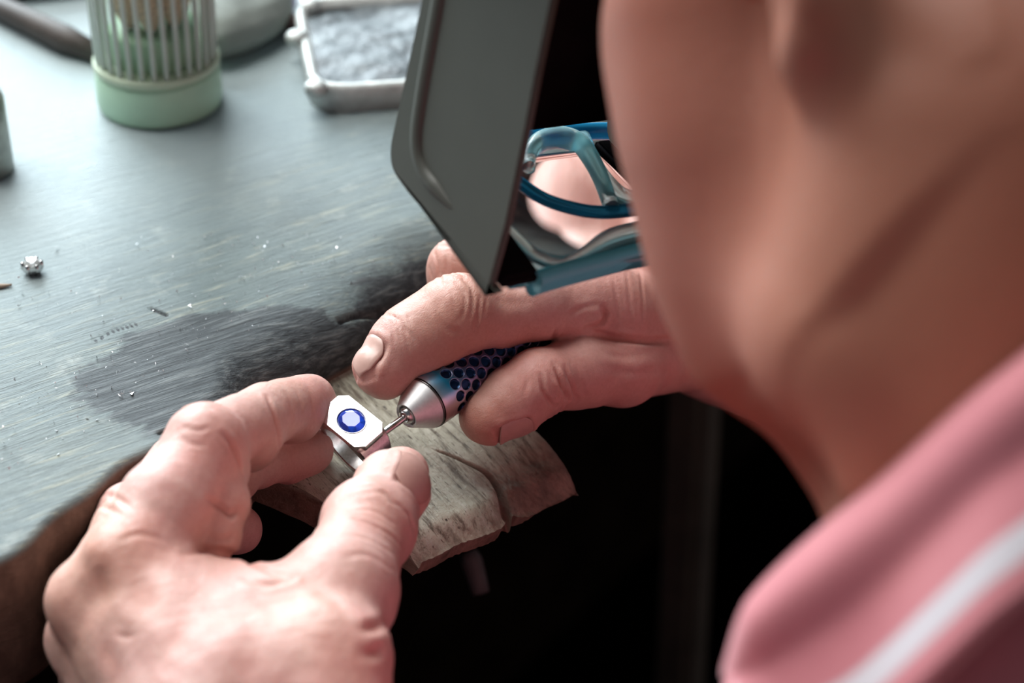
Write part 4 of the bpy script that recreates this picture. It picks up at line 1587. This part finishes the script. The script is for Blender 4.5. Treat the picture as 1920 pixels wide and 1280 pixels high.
# ------------------------------------------------------------------ handpiece
def handpiece():
    nz = at(763, 779, .683)
    ax = cv(.65, .475, -.595)
    _, u0, v0 = frame(ax)
    uvw = (ax, u0, v0)
    root = empty('rotary_handpiece', nz + ax * .035 - np.array([0, 0, .009]), 'blue and silver rotary handpiece with dimpled grip, pinched in the right hand', 'handpiece')
    BRUSH = simple('brushed_steel', (0.78, 0.78, 0.78), 0.52, 1.0, var=0.06, scale=900, bumpd=0.00003)
    DARKM = simple('dark_steel', (0.16, 0.155, 0.15), 0.3, 1.0, var=0.2, scale=300)
    V, F = lathe(nz, ax, [(.0012, .0030), (.0000, .0034), (-.0003, .0040), (.0003, .0044), (.0066, .00815), (.0072, .00825), (.0076, .0080)], 96, True, uvw)
    o = part('nose_cone', V, F, BRUSH, root)
    o.data.set_sharp_from_angle(angle=math.radians(35))
    V, F = lathe(nz, ax, [(.002, .0029), (.0002, .0028), (-.0012, .0022), (-.0016, .0014)], 48, True, uvw)
    part('collet', V, F, STEEL, root)
    V, F = lathe(nz, ax, [(-.0105, .0006), (-.0102, .00105), (-.0016, .00115), (.001, .00115)], 24, True, uvw)
    part('burnisher_bit', V, F, STEEL, root)
    V, F = lathe(nz, ax, [(.0073, .0079), (.0073, .0084), (.0081, .0085), (.0081, .0079)], 96, False, uvw)
    part('ring_seam', V, F, DARKM, root)
    # grip with real dimples
    M = Mat('anodised_titanium')
    s = M.attr('along')
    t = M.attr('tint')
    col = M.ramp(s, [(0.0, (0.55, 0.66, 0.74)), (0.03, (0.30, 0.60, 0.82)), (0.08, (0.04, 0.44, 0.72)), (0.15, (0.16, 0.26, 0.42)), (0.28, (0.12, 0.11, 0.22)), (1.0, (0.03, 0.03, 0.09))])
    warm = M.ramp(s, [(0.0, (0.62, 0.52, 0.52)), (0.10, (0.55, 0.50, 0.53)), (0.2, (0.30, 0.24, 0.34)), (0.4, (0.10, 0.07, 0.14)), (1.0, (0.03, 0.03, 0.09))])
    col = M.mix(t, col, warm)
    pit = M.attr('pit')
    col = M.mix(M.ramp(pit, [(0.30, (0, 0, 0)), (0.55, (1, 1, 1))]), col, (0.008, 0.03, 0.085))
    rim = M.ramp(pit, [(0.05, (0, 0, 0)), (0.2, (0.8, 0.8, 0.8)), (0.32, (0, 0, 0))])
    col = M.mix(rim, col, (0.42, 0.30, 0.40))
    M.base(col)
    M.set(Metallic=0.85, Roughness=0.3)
    na, ns = 330, 250
    s0, s1 = .0081, .066
    sv = np.linspace(s0, s1, ns)
    th = np.linspace(0, 2 * math.pi, na, endpoint=False)
    T, S = np.meshgrid(th, sv, indexing='ij')
    R0 = .0086 + .0004 * np.sin(np.clip((S - s0) / .02, 0, 1) * math.pi / 2)
    R0 = np.where(S > s1 - .006, R0 - .0035 * ((S - s1 + .006) / .006) ** 2, R0)
    pit = np.zeros_like(S)
    nc = 13
    for r in range(14):
        sc = .0150 + r * .0035
        for k in range(nc):
            tc = 2 * math.pi * (k + 0.5 * (r % 2)) / nc
            dt = (T - tc + math.pi) % (2 * math.pi) - math.pi
            d = np.sqrt((dt * .0089) ** 2 + (S - sc) ** 2)
            pit = np.maximum(pit, 1 - np.clip((d - .00135) / .0006, 0, 1))
    R = R0 - .0008 * sstep(0.25, 0.9, pit)
    P = nz + ax * S[..., None] + (u0 * np.cos(T)[..., None] + v0 * np.sin(T)[..., None]) * R[..., None]
    P = P.reshape(-1, 3)
    idx = np.arange(na * ns).reshape(na, ns)
    nx = np.roll(idx, -1, 0)
    Q = np.stack([idx[:, :-1], nx[:, :-1], nx[:, 1:], idx[:, 1:]], -1).reshape(-1, 4)
    me = fastmesh('grip', P - np.array(root.location), Q)
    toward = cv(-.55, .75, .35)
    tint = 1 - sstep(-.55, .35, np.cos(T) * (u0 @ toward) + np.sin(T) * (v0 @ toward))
    for nm, arr in (('pit', pit), ('along', (S - s0) / (s1 - s0)), ('tint', tint)):
        a_ = me.attributes.new(nm, 'FLOAT', 'POINT')
        a_.data.foreach_set('value', arr.ravel().astype(np.float32))
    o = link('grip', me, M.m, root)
    V, F = lathe(nz, ax, [(.0655, .0060), (.068, .0052), (.070, .0030)], 48, True, uvw)
    part('end_cap', V, F, DARKM, root)


handpiece()


# ------------------------------------------------------------------ magnifier visor
def visor():
    P0 = at(930, 552, .600)
    GREY = simple('grey_plastic', (0.078, 0.084, 0.070), 0.5, var=0.04, scale=60, bumpd=0.00005)
    BLACK = simple('black_plastic', (0.010, 0.009, 0.010), 0.35, var=0.2, scale=80)
    root = empty('magnifier_visor', HO + HU * .09, 'grey headband magnifier visor with blue framed lens plate, worn over the face', 'visor')

    def wallpt(px, py, plane_p=P0, plane_n=HL):
        r = FWD + RT * (px - 960) / FPX - UP * (py - 640) / FPX
        return CAM + r * (((plane_p - CAM) @ plane_n) / (r @ plane_n))

    def slab(name, poly, nrm, th, mat, par=root, inset=0.0):
        nrm = unit(nrm)
        bmx = bmesh.new()
        off = np.array(root.location)
        vs = [bmx.verts.new(Vector(p - off)) for p in poly]
        f = bmx.faces.new(vs)
        r = bmesh.ops.extrude_face_region(bmx, geom=[f])
        ev = [x for x in r['geom'] if isinstance(x, bmesh.types.BMVert)]
        bmesh.ops.translate(bmx, verts=ev, vec=Vector(nrm * th))
        bmesh.ops.recalc_face_normals(bmx, faces=bmx.faces)
        bmesh.ops.bevel(bmx, geom=[e for e in bmx.edges], offset=th * .28, segments=3, affect='EDGES')
        me = bpy.data.meshes.new(name)
        bmx.to_mesh(me)
        bmx.free()
        me.polygons.foreach_set('use_smooth', [True] * len(me.polygons))
        me.set_sharp_from_angle(angle=math.radians(40))
        return link(name, me, mat, par)
    front_edge = smoothpath([(870, -420), (822, -170), (788, 0), (744, 205), (730, 275), (735, 320), (762, 362)], 30)
    rear_edge = [(915, 548), (950, 420), (985, 250), (1008, 130), (1035, 0), (1075, -200), (1120, -420)]
    out = [tuple(p) for p in front_edge] + [(850, 463), (922, 546)] + rear_edge
    wl = [wallpt(*p) for p in out]
    slab('side_wall', wl, -HL, .0026, GREY)
    W = .080
    slab('side_wall', [p - HL * W for p in wl], -HL, .0026, GREY)
    # raised bead on the outer wall
    rd = smoothpath([(905, -420), (850, -170), (822, 0), (792, 170), (781, 262), (792, 318), (822, 360), (852, 396)], 60)
    V, F = tube([wallpt(*p) - HL * .0012 for p in rd], np.interp(np.linspace(0, 1, 60), [0, .82, 1], [.0029, .0027, .0011]), 20)
    part('bead_ridge', V, F, GREY, root)
    # front hood between the two walls
    fe = [wallpt(*p) for p in front_edge if p[1] < 276]
    V = []
    for p in fe:
        V += [p - HL * .001, p - HL * (W + .001)]
    F = [(2 * i, 2 * i + 2, 2 * i + 3, 2 * i + 1) for i in range(len(fe) - 1)]
    o = part('front_hood', V, F, BLACK, root)
    sm = o.modifiers.new('thick', 'SOLIDIFY')
    sm.thickness = .0024
    sm.offset = 1
    # lens plate in the lower opening
    A0 = wallpt(925, 548) - HL * .0045
    A1 = wallpt(736, 333) - HL * .0045
    ve = unit(A1 - A0)
    hgt = float(np.linalg.norm(A1 - A0))
    ue = -HL
    ln = unit(np.cross(ue, ve))
    if ln @ FWD > 0:
        ln = -ln                      # towards the eyes (and the viewer)

    def lp(u, v, z=0.0):
        return A0 + ue * u + ve * v + ln * z

    def px2uv(px, py):
        q = wallpt(px, py, A0, ln) - A0
        return float(q @ ue), float(q @ ve)
    TEAL = Mat('teal_acrylic')
    TEAL.set(Base_Color=(0.16, 0.68, 0.80), Roughness=0.2)
    TEAL.b.inputs['Transmission Weight'].default_value = 0.15
    TEAL.b.inputs['IOR'].default_value = 1.25
    TEAL = TEAL.m
    NAVY = Mat('blue_acrylic')
    NAVY.set(Base_Color=(0.02, 0.30, 0.55), Roughness=0.2)
    NAVY.b.inputs['Transmission Weight'].default_value = 0.45
    NAVY.b.inputs['IOR'].default_value = 1.2
    NAVY = NAVY.m
    MISTY = Mat('pale_teal_acrylic')
    MISTY.set(Base_Color=(0.50, 0.84, 0.88), Roughness=0.2)
    MISTY.b.inputs['Transmission Weight'].default_value = 0.7
    MISTY.b.inputs['IOR'].default_value = 1.2
    MISTY = MISTY.m
    LENS_ = Mat('lens_glass')
    LENS_.set(Base_Color=(1.0, 0.97, 0.95), Roughness=0.0)
    LENS_.b.inputs['Transmission Weight'].default_value = 1.0
    LENS_.b.inputs['IOR'].default_value = 1.5
    LENS_ = LENS_.m

    def bar(name, px, wd, th, mat, z=0.0):
        P = smoothpath([px2uv(*p) for p in px], 40)
        V = []
        n_ = len(P)
        for i in range(n_):
            t = P[min(i + 1, n_ - 1)] - P[max(i - 1, 0)]
            t = t / np.linalg.norm(t)
            nn = np.array([-t[1], t[0]])
            w_ = wd if not hasattr(wd, '__len__') else np.interp(i / (n_ - 1), np.linspace(0, 1, len(wd)), wd)
            for k in range(12):
                a = 2 * math.pi * k / 12
                q = P[i] + nn * math.cos(a) * w_ / 2
                V.append(lp(q[0], q[1], z + math.sin(a) * th / 2))
        F = []
        for i in range(n_ - 1):
            for k in range(12):
                a, b = i * 12 + k, i * 12 + (k + 1) % 12
                F.append((a, b, b + 12, a + 12))
        F.append(list(range(12)))
        F.append([(n_ - 1) * 12 + k for k in range(12)][::-1])
        return part(name, V, F, mat, root)
    # black frame strip next to the wall
    slab('frame_strip', [lp(-.002, 0), lp(.011, 0), lp(.013, hgt * .35), lp(.004, hgt), lp(-.002, hgt)], ln, .004, BLACK)
    slab('frame_strip', [lp(W - .012, 0), lp(W - .006, 0), lp(W - .006, hgt), lp(W - .012, hgt)], ln, .004, BLACK)
    # lens glass with a wedge-shaped, slightly convex body
    nu, nv = 40, 28
    V = []
    for side in (1, -1):
        for i in range(nu):
            for j in range(nv):
                u = .002 + (W - .012) * i / (nu - 1)
                v = hgt * (0.02 + .96 * j / (nv - 1))
                x, y = (i / (nu - 1) - .5) * 2, (j / (nv - 1) - .5) * 2
                z = .0010 + .0022 * (1 - .5 * x * x - .5 * y * y)
                V.append(lp(u, v, side * z))
    F = [f for f in grid_faces(nu, nv)] + [tuple(q + nu * nv for q in f[::-1]) for f in grid_faces(nu, nv)]
    rim = [i * nv for i in range(nu)] + [(nu - 1) * nv + j for j in range(1, nv)] + [i * nv + nv - 1 for i in range(nu - 2, -1, -1)] + [j for j in range(nv - 2, 0, -1)]
    for p, q in zip(rim, rim[1:] + rim[:1]):
        F.append((q, p, p + nu * nv, q + nu * nv))
    part('lens', V, F, LENS_, root)
    bar('top_bar', [(900, 262), (985, 256), (1060, 249), (1140, 246), (1200, 250)], .0040, .006, NAVY)
    bar('bottom_bar', [(1000, 532), (1030, 522), (1080, 508), (1150, 490), (1290, 452)], .0056, .008, TEAL)
    bar('inner_bar', [(930, 425), (965, 462), (1000, 490), (1050, 502), (1100, 482), (1160, 452), (1280, 425)], [.005, .0055, .0045, .0040, .005, .008, .008], .006, MISTY, .001)
    bar('middle_bar', [(935, 325), (962, 348), (1012, 383), (1069, 402), (1125, 409), (1195, 401), (1290, 385)], [.0045, .0050, .0056, .0058, .0052, .005, .005], .006, NAVY, .001)
    bar('curved_bar', [(1090, 262), (1105, 300), (1130, 345), (1165, 378), (1230, 388)], [.0052, .0058, .0075, .0100, .008], .006, MISTY, .0005)
    bar('lens_ring', [(985, 330), (988, 300), (1010, 276), (1045, 268), (1080, 280), (1103, 312), (1122, 352), (1140, 404)], [.004, .0050, .0060, .0066, .0066, .0060, .0054, .005], .007, MISTY, .002)
    # headband around the head
    V, F = [], []
    for i in range(64):
        t = 2 * math.pi * i / 64
        for z, k in ((58, 0), (94, 0), (94, 4), (58, 4)):
            V.append(hp(-12 + (104 + k) * math.cos(t), (82 + k) * math.sin(t), z - 10 * math.cos(t) * -1))
    for i in range(64):
        for j in range(4):
            p, q = i * 4, ((i + 1) % 64) * 4
            F.append((p + j, q + j, q + (j + 1) % 4, p + (j + 1) % 4))
    part('headband', V, F, GREY, root)
    for s in (1, -1):
        V, F = tube([hp(20, 90 * s, 82), hp(110, 70 * s, 88), hp(150, 40 * s, 92)], [.008, .007, .007], 12)
        part('arm', V, F, GREY, root)


visor()


# ------------------------------------------------------------------ things on the bench
def bottle():
    c = on(301, 192)
    Z = np.array([0, 0, 1.0])
    root = empty('bur_bottle', c, 'clear ribbed plastic tube with pale green base standing on the bench', 'bottle')
    GREEN = simple('green_plastic', (0.42, 0.62, 0.45), 0.4, var=0.06, scale=60)
    PALE = simple('pale_green_plastic', (0.46, 0.55, 0.40), 0.4, var=0.06, scale=60)
    CLEAR = Mat('clear_plastic')
    CLEAR.set(Base_Color=(0.93, 0.96, 0.92), Roughness=0.08)
    CLEAR.b.inputs['Transmission Weight'].default_value = 1.0
    CLEAR.b.inputs['IOR'].default_value = 1.05
    CLEAR = CLEAR.m
    V, F = lathe(c, Z, [(0, .0205), (.0008, .0222), (.003, .0229), (.0145, .0227), (.0155, .0222), (.0155, .010)], 72)
    part('base', V, F, GREEN, root)
    V, F = lathe(c, Z, [(.0158, .015), (.0158, .0224), (.0168, .0230), (.0186, .0230), (.0192, .0224), (.0192, .015)], 72, False)
    part('collar_ring', V, F, PALE, root)
    V, F = lathe(c, Z, [(.018, .0222), (.095, .0238), (.0955, .0233), (.0955, .0228), (.018, .0210)], 96, False)
    tb = part('tube', V, F, CLEAR, root)
    RIB = Mat('rib_plastic')
    RIB.set(Base_Color=(0.74, 0.78, 0.74), Roughness=0.3)
    RIB.b.inputs['Transmission Weight'].default_value = 0.15
    RIB.b.inputs['IOR'].default_value = 1.05
    me0 = None
    for k in range(30):
        t = 2 * math.pi * k / 30
        d = np.array([math.cos(t), math.sin(t), 0])
        V, F = tube([c + d * .0208 + Z * .019, c + d * .0224 + Z * .094], .0010, 8)
        mesh('rib', np.array(V) - c, F, RIB.m, tb)
    V, F = lathe(c, Z, [(.0150, .006), (.0150, .0165), (.030, .0165), (.0312, .0155), (.0312, .002)], 48)
    part('inner_holder', V, F, GREEN, root)
    BR = simple('tan_bristle', (0.72, 0.56, 0.42), 0.8, var=0.35, scale=700, bumpd=0.0006)
    NB_ = 8
    for k in range(NB_):
        t = 2 * math.pi * k / 7 + .3
        r = .0105 if k < 7 else 0
        p = c + np.array([math.cos(t) * r, math.sin(t) * r, .0318])
        w_ = ['right', 'back', 'back left', 'left', 'front left', 'front', 'front right', 'middle'][k]
        b = empty('bristle_brush', p, 'small tan bristle brush at the %s of the bunch inside the ribbed tube' % w_, 'brush', 'brushes in the ribbed tube')
        V, F = lathe(p, Z, [(0, .0012), (.001, .0012), (.0012, .0022), (.0025, .0024)], 20)
        part('shank', V, F, STEEL, b)
        V, F = lathe(p, Z, [(.0025, .0022), (.009, .0050), (.028, .0058), (.036, .0046)], 20)
        part('bristles', V, F, BR, b)


bottle()


def lumpy(name, c, rad, R, mat, label, cat, amp=.06, seed=1, n=40, flat=True):
    V, F = [], []
    for i in range(n):
        th = math.pi * (i + .02) / (n - .96)
        for j in range(2 * n):
            ph = 2 * math.pi * j / (2 * n)
            d = np.array([math.sin(th) * math.cos(ph), math.sin(th) * math.sin(ph), math.cos(th)])
            V.append(d)
    D = np.array(V)
    s = 1 + amp * vnoise(D, 2.2, seed) + amp * .4 * vnoise(D, 6, seed + 1)
    P = D * s[:, None] * np.array(rad)
    if flat:
        P[:, 2] = np.maximum(P[:, 2], -rad[2] * .72)
        P[:, 2] -= P[:, 2].min()
    P = P @ R.T
    m = 2 * n
    for i in range(n - 1):
        for j in range(m):
            F.append((i * m + j, i * m + (j + 1) % m, (i + 1) * m + (j + 1) % m, (i + 1) * m + j))
    o = mesh(name, P, F, mat)
    o.location = c
    return tag(o, label, cat)


def rz(a):
    return np.array([[math.cos(a), -math.sin(a), 0], [math.sin(a), math.cos(a), 0], [0, 0, 1]])


lumpy('pumice_stone', on(440, 72), (.019, .030, .0125), rz(-.5), simple('stone_grey', (0.21, 0.24, 0.22), 0.75, var=0.25, scale=45, bumpd=.001), 'rounded grey stone lying behind the ribbed tube', 'stone')


def casting_tray():
    f0, f1 = on(585, 217), on(745, 205)
    xd = unit(f1 - f0)
    yd = np.array([-xd[1], xd[0], 0])
    Wd, Dp, H_ = .085, .080, .0105
    root = empty('casting_tray', f0 + xd * Wd / 2 + yd * Dp / 2, 'battered silvery metal tray with dark pitted filling beside the visor', 'tray')
    LEAD = simple('bright_lead', (0.50, 0.52, 0.50), 0.55, 0.4, var=0.2, scale=160, bumpd=.0006)
    CHAR = Mat('pitted_grey')
    v = CHAR.coords()
    CHAR.base(CHAR.ramp(CHAR.noise(v, 70, 5, .65), [(0.40, (0.008, 0.012, 0.016)), (0.49, (0.06, 0.078, 0.088)), (0.62, (0.12, 0.145, 0.155)), (0.75, (0.26, 0.29, 0.30))]))
    CHAR.set(Roughness=0.5)
    CHAR.normal(CHAR.bump(CHAR.noise(v, 160, 4), .002, .6))
    # rounded rectangle rim
    def rr(w_, d_, r, z, k=10):
        out = []
        for cx, cy, a0 in ((w_ - r, r, -90), (w_ - r, d_ - r, 0), (r, d_ - r, 90), (r, r, 180)):
            for i in range(k):
                a = math.radians(a0 + 90 * i / (k - 1))
                out.append((cx + r * math.cos(a), cy + r * math.sin(a), z))
        return out
    def W_(pts, dx=0, dy=0):
        return [f0 + xd * (p[0] + dx) + yd * (p[1] + dy) + np.array([0, 0, p[2]]) for p in pts]
    rings = [W_(rr(Wd, Dp, .014, 0)), W_(rr(Wd, Dp, .014, H_ - .002)), W_(rr(Wd - .002, Dp - .002, .013, H_), .001, .001),
             W_(rr(Wd - .006, Dp - .006, .011, H_), .003, .003), W_(rr(Wd - .009, Dp - .009, .010, H_ - .0035), .0045, .0045)]
    V = np.array([p for r in rings for p in r])
    V = V + (vnoise(V, 300, 51) * .0004)[:, None] * np.array([1, 1, .8])
    V[:, 2] = np.maximum(V[:, 2], 0)
    n = 40
    F = []
    for i in range(4):
        for j in range(n):
            F.append((i * n + j, i * n + (j + 1) % n, (i + 1) * n + (j + 1) % n, (i + 1) * n + j))
    F.append(list(range(n))[::-1])
    part('rim', V, F, LEAD, root)
    m = 60
    V = []
    for i in range(m):
        for j in range(m):
            V.append(f0 + xd * (.003 + (Wd - .006) * i / (m - 1)) + yd * (.003 + (Dp - .006) * j / (m - 1)) + np.array([0, 0, H_ - .0028]))
    V = np.array(V)
    V[:, 2] += vnoise(V[:, :2], 220, 52) * .0008 + vnoise(V[:, :2], 90, 53) * .0008
    part('filling', V, grid_faces(m, m), CHAR.m, root)
    for px, py in ((592, 160), (556, 66), (580, 6)):
        p = on(px, py, H_)
        V, F = lathe(p - np.array([0, 0, .003]), (0, 0, 1), [(0, .004), (.003, .0042), (.0042, .003), (.0046, .0008)], 20)
        part('rivet', V, F, LEAD, root)


casting_tray()
c = on(-34, 318)
canister = empty('metal_canister', c, 'small dull metal canister at the left edge of the bench', 'canister')
CANM = simple('dull_metal', (0.36, 0.37, 0.33), 0.4, 0.7, var=0.35, scale=120, bumpd=.0003)
V, F = lathe(c, (0, 0, 1), [(0, .0105), (.0006, .0112), (.027, .0108), (.030, .0098), (.031, .0080)], 48)
part('body', V, F, CANM, canister)
V, F = lathe(c + np.array([0, 0, .031]), (0, 0, 1), [(0, .0079), (.003, .0079), (.004, .0068)], 40)
part('lid', V, F, CANM, canister)

fl = empty('file', on(60, 50), 'dark brown handled file lying behind the ribbed tube', 'file')
V, F = tube([on(-90, -28, .004), on(20, 24, .005), on(120, 72, .0055), on(185, 102, .004)], [.004, .0048, .0055, .0035], 16)
part('handle', V, F, simple('brown_handle', (0.045, 0.034, 0.028), 0.6, var=.3, scale=80), fl)
V, F = tube([on(185, 102, .004), on(330, 165, .0032)], [.0022, .0016], 10)
V2, F2 = tube([on(-90, -28, .004), on(-260, -110, .004)], [.003, .002], 10)
part('blade', V2, F2, STEEL, fl)
lumpy('teal_cloth', on(95, -24), (.030, .014, .009), rz(.3), simple('teal_cloth', (0.02, 0.13, 0.11), 0.7, var=.3, scale=60, bumpd=.001), 'dark teal rag lying behind the ribbed tube', 'rag', .12, 5)
pl = empty('pliers', on(505, 0), 'dark pliers with a lilac handle behind the metal tray', 'pliers')
V, F = tube([on(440, -70, .006), on(480, -14, .006), on(512, 26, .0055), on(560, 48, .005)], [.004, .0045, .0045, .003], 14)
part('dark_arm', V, F, simple('dark_red_plastic', (0.05, 0.018, 0.015), 0.4), pl)
V, F = tube([on(490, -60, .008), on(512, -20, .008), on(528, 6, .008), on(534, 16, .008)], [.005, .0062, .0062, .004], 14)
part('lilac_handle', V, F, simple('lilac_plastic', (0.36, 0.30, 0.48), 0.4), pl)


def bead():
    c = on(62, 511)
    root = empty('stone_setting', c, 'tiny round silver claw setting with a bright stone, lying on the bench', 'setting')
    prof = [(0, .0016), (.0008, .0026), (.0022, .0031), (.0034, .0030)]
    V, F = lathe(c, (0, 0, 1), prof, 12)
    part('cup', V, F, STEEL, root, smooth=False)
    for k in range(6):
        t = k * math.pi / 3 + .2
        d = np.array([math.cos(t), math.sin(t), 0])
        V, F = tube([c + d * .0018, c + d * .0031 + np.array([0, 0, .002]), c + d * .0029 + np.array([0, 0, .0042])], [.0005, .0006, .0007], 8)
        part('claw', V, F, STEEL, root)
    G = Mat('white_stone')
    G.set(Base_Color=(.95, .97, .95), Roughness=0.02)
    G.b.inputs['Transmission Weight'].default_value = .6
    G.b.inputs['IOR'].default_value = 2.2
    V, F = lathe(c, (0, 0, 1), [(.002, .0004), (.0036, .0027), (.0040, .0027), (.0050, .0016)], 8)
    part('gemstone', V, F, G.m, root, smooth=False)


bead()
c = on(4, 540)
V, F = [], []
for i in range(13):
    t = i / 12
    w_ = .0016 * math.sin(math.pi * t) ** .7 + .0001
    p = c + np.array([-.007 + .010 * t, -.001 + .002 * t, .0002])
    for k, (y, z) in enumerate(((w_, .0004), (0, .0013 + .0004 * math.sin(t * 5)), (-w_, .0004), (0, 0))):
        V.append(p + np.array([0, y, z]))
for i in range(12):
    for k in range(4):
        F.append((i * 4 + k, i * 4 + (k + 1) % 4, (i + 1) * 4 + (k + 1) % 4, (i + 1) * 4 + k))
o = mesh('wood_chip', [v - c for v in V], F, simple('chip_wood', (0.34, 0.26, 0.19), 0.7, scale=400))
o.location = c
tag(o, 'small brown wood chip at the left edge of the bench', 'wood chip')

# bright filings strewn over the bench
V, F = [], []
k = 0
while k < 420:
    px, py = rng.uniform(0, 780), rng.uniform(440, 900)
    P = on(px, py)
    t = -float(P @ N_OUT + 0.0519)
    if t < 0.004 or t > .14:
        continue
    if rng.uniform() > math.exp(-t / .05):
        continue
    s = rng.uniform(.00010, .00034) * (1.6 if rng.uniform() < .08 else 1)
    z = 0.0004 if t > .024 else -.016 * (1 - t / .024) ** 2 * 0.9 + .0002
    q = [rng.normal(size=3) * s for _ in range(4)]
    b = len(V)
    V += [P + np.array([0, 0, z + s]) + x for x in q]
    F += [(b, b + 1, b + 2), (b, b + 2, b + 3), (b, b + 3, b + 1), (b + 1, b + 3, b + 2)]
    k += 1
o = mesh('metal_filings', V, F, simple('bright_filings', (0.85, 0.87, 0.9), 0.35, 0.6, bumpd=0), smooth=False)
tag(o, 'bright metal filings strewn over the worn bench edge', 'filings', kind='stuff')

# peg under the bench
pg = empty('hanging_peg', at(893, 1075, .80), 'dim grey metal peg hanging in the dark below the bench pin', 'peg')
V, F = tube([at(878, 1035, .80), at(884, 1050, .80), at(896, 1090, .80), at(902, 1112, .80)], [.003, .0038, .0034, .003], 14)
part('peg_body', V, F, simple('peg_metal', (0.07, 0.068, 0.066), 0.7), pg)
